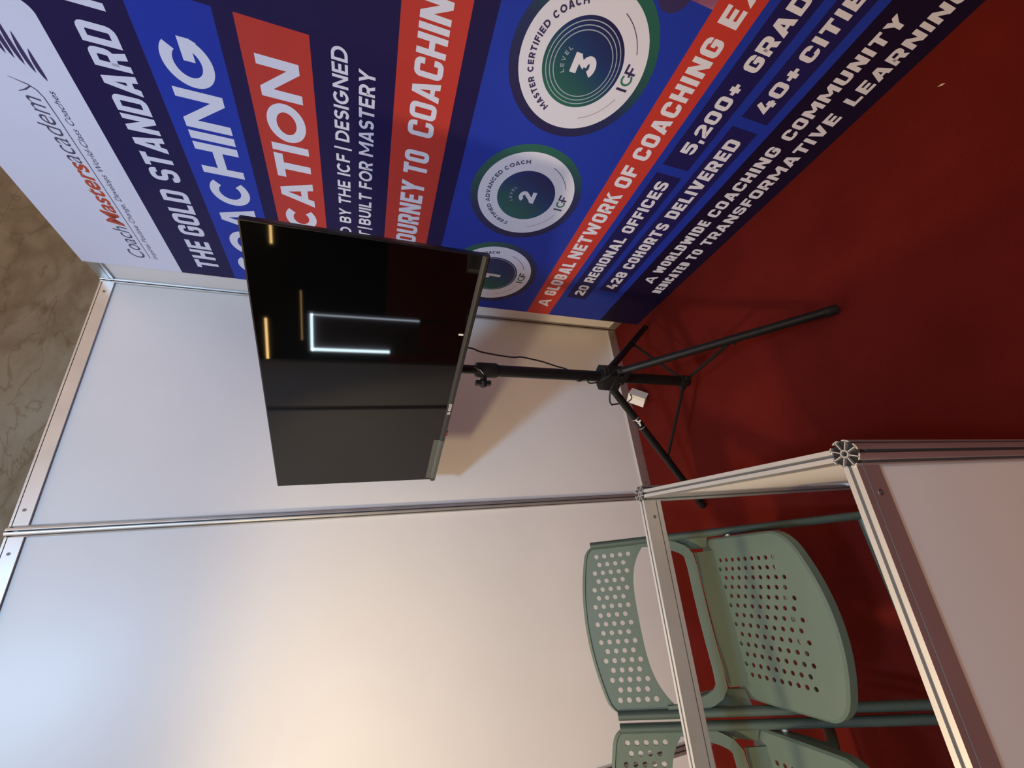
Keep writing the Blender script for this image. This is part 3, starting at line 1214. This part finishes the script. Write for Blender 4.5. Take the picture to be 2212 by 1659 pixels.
tag(chin_strip(-0.470, -0.238, 'protective_film', FILM), 'cloudy grey strip of protective film')
tag(chin_strip(0.125, 0.478, 'protective_film', CHINM, 0, 4, False), 'strip of protective film')
mb = MB()
mb.box((-0.212, 0.008, -0.0035), (0.022, 0.008, 0.006), REDLED)
tag(mb.build('indicator', chin), 'small red indicator')
# maker's lettering on the chin
chars = 'SINGER'
mb = MB()
for i, ch in enumerate(chars):
    gw = 0.62
    for g in (glyph(ch, gw if ch != 'I' else 0.22, 0.2, 'square')):
        polys = [[V(p) for p in g[1]]] if g[0] == 'poly' else stroke_quads(arcpath(g[0], g[1], g[2], 'square', 0.2), 0.2, g[2])
        for q in polys:
            mb.add([(-0.098 + i * 0.0088 + p[0] * 0.0105, -0.0062, 0.0065 + p[1] * 0.0095) for p in q], [tuple(range(len(q)))], WHITEINK)
tag(mb.build('lettering', chin), 'small white maker lettering')
mb = MB()
mb.box((0.235, -0.0008, 0.030), (0.006, 0.0012, 0.014), WHITEINK)
tag(mb.build('sticker', tv), 'tiny white sticker')

# ------------------------------------------------------------------ tripod stand
sp = V((-0.628, -0.590, 0))
st = thing('tripod_stand', sp, 'black folding tripod stand carrying the television', 'stand')
mb = MB()
mb.tube([(0, 0, 0.15), (0, 0, 1.02)], 0.0205, BLACKMETAL, 20)
mb.build('lower_pole', st)
mb = MB()
mb.tube([(0, 0, 0.95), (0, 0, 1.58)], 0.0150, BLACKMETAL, 20)
mb.build('upper_pole', st)
mb = MB()
mb.tube([(0, 0, 0.978), (0, 0, 0.984), (0, 0, 1.045), (0, 0, 1.056)], [0.0235, 0.0262, 0.0262, 0.0235], BLACKPLASTIC, 20)
collar = mb.build('collar', st)
kd = V((-0.995, 0.10, 0)).normalized()
kn = V((-kd.y, kd.x, 0))
mb = MB()
mb.tube([kd * 0.020 + V((0, 0, 1.030)), kd * 0.048 + V((0, 0, 1.030))], 0.009, BLACKPLASTIC, 12)
mb.tube([kd * 0.030 + V((0, 0, 1.022)), kd * 0.044 + V((0, 0, 1.040))], 0.008, BLACKPLASTIC, 10)
mb.bar([kd * 0.048 + V((0, 0, 1.005)), kd * 0.048 + V((0, 0, 1.058))], 0.020, 0.014, BLACKPLASTIC, kn)
mb.tube([kd * 0.046 + V((0, 0, 1.030)), kd * 0.062 + V((0, 0, 1.030))], [0.014, 0.010], BLACKPLASTIC, 12)
mb.build('clamp_knob', collar)
mb = MB()
for rr, cz, tilt in ((0.011, 1.040, 0.3), (0.009, 1.026, -0.5)):
    mb.tube([kd * (0.033 + rr * math.cos(a) * 0.5) + kn * rr * math.sin(a) * 0.8 + V((0, 0, cz + rr * math.cos(a + tilt)))
             for a in [2 * PI * i / 20 for i in range(21)]], 0.0011, GOLD, 6, False)
tag(mb.build('ring', collar), 'thin brassy split ring')
mb = MB()
mb.tube([V((0.0, -0.02, 1.066)), V((-0.016, -0.026, 1.045)), V((-0.028, -0.024, 1.036))], 0.0012, CHROME, 6)
tag(mb.build('safety_pin', collar), 'bright metal safety pin')
# hub: hexagonal block with clamp knob
mb = MB()
feet = [V((-0.621, -1.136, 0)) - sp, V((-0.165, -0.284, 0)) - sp, V((-1.104, -0.347, 0)) - sp]
angs = [math.atan2(f.y, f.x) for f in feet]
hexp = []
for a in sorted(angs):
    for da in (-0.42, 0.42):
        hexp.append((0.056 * math.cos(a + da), 0.056 * math.sin(a + da)))
mb.prism(hexp, (0, 0, 0.495), (1, 0, 0), (0, 1, 0), (0, 0, 0.060), BLACKPLASTIC)
mb.prism([(p[0] * 0.82, p[1] * 0.82) for p in hexp], (0, 0, 0.555), (1, 0, 0), (0, 1, 0), (0, 0, 0.008), BLACKPLASTIC)
mb.tube([(0, 0, 0.555), (0, 0, 0.572)], [0.030, 0.026], BLACKPLASTIC, 20)
mb.tube([(0, 0, 0.470), (0, 0, 0.497)], [0.027, 0.032], BLACKPLASTIC, 20)
hub = mb.build('hub', st)
mb = MB()
hk = V((-0.45, -0.89, 0)).normalized()
mb.tube([hk * 0.03 + V((0, 0, 0.505)), hk * 0.064 + V((0, 0, 0.500))], 0.008, BLACKPLASTIC, 10)
mb.bar([hk * 0.066 + V((-0.022, 0.010, 0.515)), hk * 0.066 + V((0.022, -0.010, 0.480))], 0.014, 0.012, BLACKPLASTIC, (0, 0, 1))
mb.build('clamp_knob', hub)


def legpt(f, s):
    d = f.normalized()
    a = d * 0.040 + V((0, 0, 0.512))
    c = f + V((0, 0, 0.0165))
    return a + (c - a) * s


for i, f in enumerate(feet):
    mb = MB()
    mb.tube([legpt(f, 0), legpt(f, 0.965)], 0.0148, BLACKMETAL, 18)
    lg = mb.build('leg', st)
    mb = MB()
    d = (legpt(f, 1) - legpt(f, 0)).normalized()
    mb.tube([legpt(f, 0.945), legpt(f, 0.993), legpt(f, 0.999)], [0.0162, 0.0160, 0.0128], BLACKPLASTIC, 18)
    mb.build('foot_cap', lg)
    if i == 2:
        side = V((-0.55, -0.80, 0.25))
        side = (side - side.dot(d) * d).normalized()
        a2 = d.cross(side)
        mb = MB()
        for tt, m_ in ((0.222, WHITEINK),):
            o_ = legpt(f, 0.262) + side * 0.0153
            for p0_, p1_ in (((-0.016, 0.006), (0.000, 0.0)), ((-0.004, -0.010), (0.004, 0.006)), ((0.0, 0.0), (0.017, 0.004))):
                A = o_ + d * p0_[0] + a2 * p0_[1]
                B = o_ + d * p1_[0] + a2 * p1_[1]
                mb.bar([A, B], 0.0062, 0.0012, m_, side.cross(B - A))
        tag(mb.build('sticker', lg), 'torn white sticker mark')
        mb = MB()
        mb.tube([legpt(f, 0.236), legpt(f, 0.242)], 0.01525, mat('sticker_grey', (0.30, 0.29, 0.28), 0.5), 18, False)
        mb.tube([legpt(f, 0.305), legpt(f, 0.309)], 0.01525, MATS['sticker_grey'], 18, False)
        tag(mb.build('sticker_edge', lg), 'thin grey sticker edges')
        mb = MB()
        o_ = legpt(f, 0.245) - a2 * 0.0150
        mb.bar([o_, o_ + d * 0.022], 0.008, 0.001, REDLED, side)
        tag(mb.build('sticker', lg), 'red sticker corner')
    sB = 0.56
    mb = MB()
    pr = legpt(f, sB) - V((0, 0, 0.012))
    q = f.normalized() * 0.030 + V((0, 0, 0.168))
    mb.bar([pr, q], 0.011, 0.005, BLACKMETAL, V((-f.y, f.x, 0)))
    mb.tube([pr + V((-f.y, f.x, 0)).normalized() * 0.018, pr - V((-f.y, f.x, 0)).normalized() * 0.018], 0.005, BLACKPLASTIC, 8)
    mb.build('brace', st)
mb = MB()
mb.tube([(0, 0, 0.145), (0, 0, 0.150), (0, 0, 0.190)], [0.018, 0.0245, 0.0245], BLACKPLASTIC, 20)
for f in feet:
    d = f.normalized()
    mb.box(d * 0.028 + V((0, 0, 0.168)), (0.014, 0.014, 0.022), BLACKPLASTIC, Matrix(((d.x, -d.y, 0), (d.y, d.x, 0), (0, 0, 1))))
mb.build('brace_collar', st)
# mount plate behind the television
mb = MB()
bc = c0 + y3 * 0.0665 - sp
mb.box(bc, (0.24, 0.005, 0.24), BLACKMETAL, TM)
for sx_ in (-0.09, 0.09):
    mb.box(bc + TM @ V((sx_, 0.004, 0)), (0.025, 0.012, 0.42), BLACKMETAL, TM)
mb.box(bc + TM @ V((0.0, 0.014, 0.0)), (0.07, 0.022, 0.10), BLACKMETAL, TM)
mb.build('mount_plate', st)

# ------------------------------------------------------------------ cable and socket box
mb = MB()


def smooth_path(P, k=6):
    P = [V(p) for p in P]
    out = []
    for i in range(len(P) - 1):
        p0, p1, p2, p3 = P[max(i - 1, 0)], P[i], P[i + 1], P[min(i + 2, len(P) - 1)]
        for j in range(k):
            t = j / k
            out.append(0.5 * ((2 * p1) + (p2 - p0) * t + (2 * p0 - 5 * p1 + 4 * p2 - p3) * t * t + (3 * p1 - p0 - 3 * p2 + p3) * t ** 3))
    out.append(P[-1])
    return out


cab = [(-0.525, -0.56, 1.15), (-0.5265, -0.56, 1.0634), (-0.5391, -0.56, 1.0253), (-0.5468, -0.56, 0.9749), (-0.5532, -0.56, 0.9048), (-0.5495, -0.56, 0.8698),
       (-0.5548, -0.56, 0.8321), (-0.5633, -0.56, 0.7845), (-0.5802, -0.562, 0.7308), (-0.592, -0.564, 0.688), (-0.615, -0.563, 0.665), (-0.645, -0.575, 0.655),
       (-0.6600, -0.62, 0.6487), (-0.6730, -0.62, 0.6338), (-0.6690, -0.628, 0.600), (-0.6550, -0.655, 0.566), (-0.6330, -0.662, 0.535), (-0.650, -0.668, 0.530), (-0.682, -0.664, 0.556),
       (-0.716, -0.645, 0.572), (-0.742, -0.62, 0.565), (-0.748, -0.60, 0.545), (-0.725, -0.55, 0.500), (-0.69, -0.48, 0.41),
       (-0.62, -0.33, 0.27), (-0.55, -0.21, 0.15), (-0.515, -0.165, 0.112), (-0.500, -0.150, 0.106)]
mb.tube(smooth_path(cab), 0.0030, CORD, 8)
o = mb.build('power_cable')
tag(o, 'thin black power cable hanging from the television and looping round the tripod hub', 'cable')
recenter(o, (-0.50, -0.15, 0.0))

q0 = V((-0.4916, -0.147, 0.1118))
e1, e2, e3 = V((-0.049, -0.0437, -0.0599)), V((-0.027, 0.048, -0.0129)), V((0.0379, 0.0109, -0.0389))
mb = MB()
P = [q0 + e1 * i + e2 * j + e3 * k for i in (0, 1) for j in (0, 1) for k in (0, 1)]
mb.add(P, [(0, 1, 3, 2), (4, 6, 7, 5), (0, 4, 5, 1), (2, 3, 7, 6), (0, 2, 6, 4), (1, 5, 7, 3)], BOXWHITE)
o = mb.build('socket_box')
tag(o, 'small white socket box tipped over by the back wall behind the tripod leg', 'socket box')
recenter(o, (q0 + e1 + e2 + e3))

# white fleck on the carpet
mb = MB()
mb.add([(-0.2125, -1.584, 0.001), (-0.2065, -1.579, 0.0015), (-0.2055, -1.570, 0.003), (-0.2115, -1.576, 0.002), (-0.209, -1.578, 0.0)],
       [(0, 1, 2, 3), (0, 4, 1), (1, 4, 2), (2, 4, 3), (3, 4, 0)], mat('scrap_paper', (0.62, 0.5, 0.36), 0.7))
o = mb.build('paper_scrap')
tag(o, 'tiny pale paper scrap lying on the red carpet below the banner', 'scrap')
recenter(o, (-0.209, -1.578, 0.0))

# ------------------------------------------------------------------ chairs
CY = 0.85      # chair origin lies at world y = -0.85


def cy(y):
    return y + CY


def perforated(mb, rows, holes, tstep, fpos, hole_r, m, outline, rings, rim):
    """sheet with staggered round holes.
    rows: list of row coordinates (x); even rows have 'holes' holes at t=j*tstep, odd rows one less, shifted half a step.
    fpos(x,t) -> point on the sheet; outline(a,b) -> point for the unit-square border; rim: list of offset functions"""
    dx = rows[1] - rows[0]
    half = tstep / 2
    T0, T1 = -half, (holes - 1) * tstep + half
    nseg = 2 * holes            # half-step segments
    cache = {}

    def vert(x, t):
        k = (round(x, 5), round(t, 5))
        if k not in cache:
            cache[k] = len(vs)
            vs.append(fpos(x, t))
        return cache[k]
    vs, fs = [], []
    for i, x in enumerate(rows):
        xa, xb = x - dx / 2, x + dx / 2
        cells = []
        if i % 2 == 0:
            cells = [(T0 + j * tstep, True) for j in range(holes)]
        else:
            cells = [(T0 + half + j * tstep, True) for j in range(holes - 1)]
            for ta in (T0, T1 - half):
                fs.append((vert(xa, ta), vert(x, ta), vert(xb, ta), vert(xb, ta + half), vert(x, ta + half), vert(xa, ta + half)))
        for ta, _ in cells:
            tm, tb = ta + half, ta + tstep
            bord = [(xa, ta), (x, ta), (xb, ta), (xb, tm), (xb, tb), (x, tb), (xa, tb), (xa, tm)]
            bi = [vert(*q) for q in bord]
            c = fpos(x, tm)
            ex = (fpos(xb, tm) - fpos(xa, tm)).normalized()
            et = (fpos(x, tb) - fpos(x, ta))
            nrm = ex.cross(et).normalized()
            ey = nrm.cross(ex).normalized()
            hi = []
            a0 = math.atan2(-1, -1)
            for k in range(16):
                a = a0 + 2 * PI * k / 16
                hi.append(len(vs))
                vs.append(c + ex * math.cos(a) * hole_r + ey * math.sin(a) * hole_r)
            for k in range(8):
                k2 = (k + 1) % 8
                h0, h1, h2 = hi[2 * k], hi[2 * k + 1], hi[(2 * k + 2) % 16]
                fs.append((bi[k], bi[k2], h2, h1, h0))
    # border loop of the block
    X0, X1 = rows[0] - dx / 2, rows[-1] + dx / 2
    xs = [X0 + k * dx / 2 for k in range(2 * len(rows) + 1)]
    ts = [T0 + k * half for k in range(nseg + 1)]
    loop = [(x, T0) for x in xs] + [(X1, t) for t in ts[1:]] + [(x, T1) for x in xs[::-1][1:]] + [(X0, t) for t in ts[::-1][1:-1]]
    inner = []
    for x, t in loop:
        k = (round(x, 5), round(t, 5))
        if k not in cache:
            cache[k] = len(vs)
            vs.append(fpos(x, t))
        inner.append(cache[k])
    n = len(loop)
    outer = []
    for x, t in loop:
        a = (x - X0) / (X1 - X0) * 2 - 1
        b_ = (t - T0) / (T1 - T0) * 2 - 1
        outer.append(outline(a, b_))
    prev = inner
    for g in range(1, rings + 1):
        cur = []
        for i in range(n):
            cur.append(len(vs))
            vs.append(vs[inner[i]].lerp(outer[i], g / rings))
        for i in range(n):
            j = (i + 1) % n
            fs.append((prev[j], prev[i], cur[i], cur[j]))
        prev = cur
    ctr_ = sum(outer, V((0, 0, 0))) / n
    for off_fn in rim:
        cur = []
        for i in range(n):
            cur.append(len(vs))
            vs.append(off_fn(outer[i], loop[i], (outer[i] - ctr_)))
        for i in range(n):
            j = (i + 1) % n
            fs.append((prev[j], prev[i], cur[i], cur[j]))
        prev = cur
    mb.add(vs, fs, m, True)


def square_round(a, b_, ra, rb):
    """pull the corners of the unit square in to a rounded corner"""
    fa, fb = abs(a), abs(b_)
    if fa > 1 - ra and fb > 1 - rb:
        p, q = (fa - 1 + ra) / ra, (fb - 1 + rb) / rb
        l_ = math.hypot(p, q)
        mxx = max(p, q)
        if l_ > 1e-6:
            p, q = p / l_ * mxx, q / l_ * mxx
        fa, fb = 1 - ra + p * ra, 1 - rb + q * rb
    return math.copysign(fa, a), math.copysign(fb, b_)


def seat_surface(x, y):
    return 0.450 + 0.10 * x * x


def make_chair(label, group):
    root = thing('folding_chair', (-1.434, -CY, 0), label, 'chair', group)
    # ---- seat
    mb = MB()
    rows = [(-6 + i) * 0.0223 for i in range(13)]

    def fpos(x, t):
        yf = -0.993 - 0.022 * (1 - (x / 0.134) ** 2)
        y = -0.801 + t * (yf + 0.801)
        return V((x, cy(y), seat_surface(x, y)))

    def outline(a, b_):
        a2, b2 = square_round(a, b_, 0.22, 0.24 if b_ > 0 else 0.10)
        x = a2 * 0.1865
        yb, yf = -0.762, -1.030 - 0.048 * (1 - a2 * a2)
        y = yb + (b2 + 1) / 2 * (yf - yb)
        z = seat_surface(x, y) - 0.004
        return V((x, cy(y), z))

    def rim1(p, l, d):
        d = V((d.x, d.y, 0)).normalized()
        return p + d * 0.0035 + V((0, 0, -0.003))

    def rim2(p, l, d):
        d = V((d.x, d.y, 0)).normalized()
        drop = 0.030 if d.y > 0.4 else 0.024
        return p + d * 0.0035 + V((0, 0, -drop))
    perforated(mb, rows, 10, 1 / 9, fpos, 0.0052, SAGE, outline, 3, [rim1, rim2])
    mb.build('seat', root, None, 0.0035)

    # ---- backrest
    mb = MB()
    sl = 0.654

    def bpos(x, z, fwd=0.0):
        y = -1.12 + sl * z + 0.012 * (1 - (x / 0.2) ** 2) - fwd
        return V((x, cy(y), z))
    rows = [(8 - i) * 0.0220 for i in range(17)]

    def fback(x, t):
        z = 0.7365 - t * 0.0780 + 0.020 * (1 - (x / 0.178) ** 2)
        return bpos(x, z)

    def oback(a, b_):
        a2, b2 = (square_round(a, b_, 0.16, 0.45) if b_ < 0 else (a, b_))
        x = -a2 * 0.2075
        zt = 0.752 + 0.026 * (1 - a2 * a2)
        zb = 0.662 - 0.030 * (abs(x) / 0.18) ** 4
        z = zt + (b2 + 1) / 2 * (zb - zt)
        return bpos(x, z)

    def rb1(p, l, d):
        return p + V((0, -0.002, 0)) + V((d.x * 0.01, 0, 0)) + V((0, 0, 0.003 if d.z > 0 else -0.003))

    def rb2(p, l, d):
        return p + V((0, 0.012, 0)) + V((d.x * 0.012, 0, 0)) + V((0, 0, 0.004 if d.z > 0 else -0.004))
    perforated(mb, rows, 5, 0.25, fback, 0.0062, SAGE, oback, 2, [rb1, rb2])
    mb.build('backrest', root, None, 0.0035)
    mb = MB()
    nrm = V((0, -1, -sl)).normalized()
    half = [(0.2035, 0.640), (0.2010, 0.610), (0.193, 0.580), (0.182, 0.548), (0.171, 0.530), (0.155, 0.519), (0.12, 0.516), (0.06, 0.5155), (0, 0.5155)]
    path = [bpos(x, z) for x, z in half] + [bpos(-x, z) for x, z in half[::-1][1:]]
    mb.bar(path, 0.010, 0.026, SAGE, V((0, 0.837, -0.547)))
    for sg in (-1, 1):
        o1 = [bpos(sg * 0.204, z) for z in (0.625, 0.585, 0.545, 0.505, 0.470)]
        i1 = [bpos(sg * xx, z) + V((0, yy, 0)) for xx, z, yy in ((0.199, 0.622, 0.004), (0.186, 0.582, 0.030), (0.176, 0.545, 0.042), (0.170, 0.505, 0.040), (0.168, 0.462, 0.026))]
        vs_ = o1 + i1
        mb.add(vs_ + [p + V((0, 0.006, -0.004)) for p in vs_], [(k, k + 1, k + 6, k + 5) if sg > 0 else (k + 1, k, k + 5, k + 6) for k in range(4)] + [(k + 10, k + 15, k + 16, k + 11) if sg > 0 else (k + 11, k + 16, k + 15, k + 10) for k in range(4)] + [(k + 5, k + 6, k + 16, k + 15) for k in range(4)], SAGE)
    mb.bar([V((-0.160, cy(-0.792), 0.472)), V((0.160, cy(-0.792), 0.472))], 0.060, 0.006, SAGE, V((0, 0.45, 0.9)))
    mb.build('lower_rail', root)

    # ---- tubes
    for sg in (-1, 1):
        mb = MB()
        x = sg * 0.2075
        P = [V((x, cy(-1.12 + sl * z), z)) for z in (0.748, 0.70, 0.6, 0.5, 0.4, 0.3, 0.2, 0.1, 0.012)]
        mb.tube(P, 0.011, SAGE_TUBE, 14, True, ((1, 0, 0), 0.0105, 0.0150))
        lg = mb.build('front_leg', root)
        mb = MB()
        mb.tube([P[-2].lerp(P[-1], 0.72), P[-1] + (P[-1] - P[-2]).normalized() * 0.002], 0.012, BLACKPLASTIC, 14, True, ((1, 0, 0), 0.0118, 0.0165))
        mb.build('foot_cap', lg)
        mb = MB()
        xr = sg * 0.178
        Q = [V((xr, cy(-0.945), 0.408)), V((xr, cy(-0.90), 0.352)), V((xr, cy(-0.685), 0.10)), V((xr, cy(-0.606), 0.012))]
        mb.tube(Q, 0.010, SAGE_TUBE, 14, True, ((1, 0, 0), 0.0095, 0.0130))
        rl = mb.build('rear_leg', root)
        mb = MB()
        mb.tube([Q[-2].lerp(Q[-1], 0.75), Q[-1] + (Q[-1] - Q[-2]).normalized() * 0.002], 0.011, BLACKPLASTIC, 14, True, ((1, 0, 0), 0.0108, 0.0145))
        mb.build('foot_cap', rl)
        mb = MB()
        mb.bar([V((sg * 0.1885, cy(-0.79), 0.434)), V((sg * 0.1885, cy(-0.86), 0.424)), V((sg * 0.1885, cy(-0.955), 0.418))], 0.006, 0.030, SAGE_TUBE, (1, 0, 0))
        br = mb.build('seat_bracket', root)
        mb = MB()
        mb.tube([V((sg * 0.186, cy(-0.842), 0.424)), V((sg * 0.201, cy(-0.842), 0.424))], 0.007, RIVET, 12)
        tag(mb.build('rivet', br), 'pale rivet')
    mb = MB()
    zf = 0.142
    mb.tube([V((-0.20, cy(-1.12 + sl * zf), zf)), V((0.20, cy(-1.12 + sl * zf), zf))], 0.0085, SAGE_TUBE, 12)
    mb.build('front_stretcher', root)
    mb = MB()
    mb.tube([V((-0.175, cy(-0.685), 0.10)), V((0.175, cy(-0.685), 0.10))], 0.0065, mat('pale_bar', (0.30, 0.30, 0.26), 0.4), 12)
    tag(mb.build('rear_stretcher', root), 'pale metal bar')
    return root


def copy_tree(o, parent=None):
    c = o.copy()
    COL.objects.link(c)
    if parent:
        c.parent = parent
    for ch in [x for x in bpy.data.objects if x.parent == o]:
        copy_tree(ch, c)
    return c


ch1 = make_chair('sage green perforated folding chair behind the counter, nearer the television', 'folding chairs behind the counter')
ch2 = copy_tree(ch1)
ch2.location.x -= 0.442
ch2['label'] = 'sage green folding chair cut off by the photo edge, left neighbour of the whole chair'

# ------------------------------------------------------------------ lamps of the hall seen mirrored in the television
LEDW = mat('cool_led', (0.9, 0.95, 1), 0.5, 0, 0.5, (0.72, 0.92, 1.0), 30)
LEDW2 = mat('cool_led_dim', (0.9, 0.95, 1), 0.5, 0, 0.5, (0.72, 0.85, 1.0), 9)
TUBEW = mat('warm_tube', (1, 0.8, 0.5), 0.5, 0, 0.5, (1.0, 0.62, 0.22), 26)
TUBEW2 = mat('warm_tube_dim', (1, 0.8, 0.5), 0.5, 0, 0.5, (1.0, 0.60, 0.22), 5)
fx = -6.0
lf = thing('lit_display', (fx, 0.432, 0), 'neighbouring stand display edged with white light strips across the aisle', 'display')
mb = MB()
mb.box((-0.05, 0, 1.245), (0.06, 0.60, 1.6), mat('display_board', (0.12, 0.09, 0.10), 0.6))
for yy in (-0.25, 0.25):
    mb.box((-0.05, yy, 0.225), (0.05, 0.05, 0.45), GROOVE)
mb.build('board', lf)
mb = MB()
mb.box((0, 0, 1.990), (0.03, 0.54, 0.034), LEDW)
mb.build('light_strip', lf)
mb = MB()
mb.box((0, 0.258, 1.440), (0.03, 0.035, 1.10), LEDW)
mb.build('light_strip', lf)
mb = MB()
mb.box((0, -0.258, 1.223), (0.03, 0.016, 1.535), LEDW2)
mb.build('light_strip', lf)
for (x_, y0_, y1_, tm_, lab) in ((-11.5, -1.9, -0.486, TUBEW, 'warm ceiling tube lamp over the aisle, the one nearest the banner side'), (-10.3, 1.13, 2.18, TUBEW, 'warm ceiling tube lamp over the aisle, the middle one'),
                                 (-17.6, 1.43, 3.40, TUBEW2, 'dim warm ceiling tube lamp far down the hall')):
    t_ = thing('tube_lamp', (x_, (y0_ + y1_) / 2, 3.3), lab, 'lamp', 'warm tube lamps over the aisle')
    mb = MB()
    mb.tube([(0, (y0_ - y1_) / 2, 0), (0, (y1_ - y0_) / 2, 0)], 0.026, tm_, 10)
    mb.build('tube', t_)
    mb = MB()
    mb.box((0, 0, 0.05), (0.06, y1_ - y0_ + 0.05, 0.05), BLACKPLASTIC)
    for yy in (-0.4, 0.4):
        mb.tube([(0, yy, 0.06), (0, yy, 1.7)], 0.003, GROOVE, 6)
    mb.build('housing', t_)
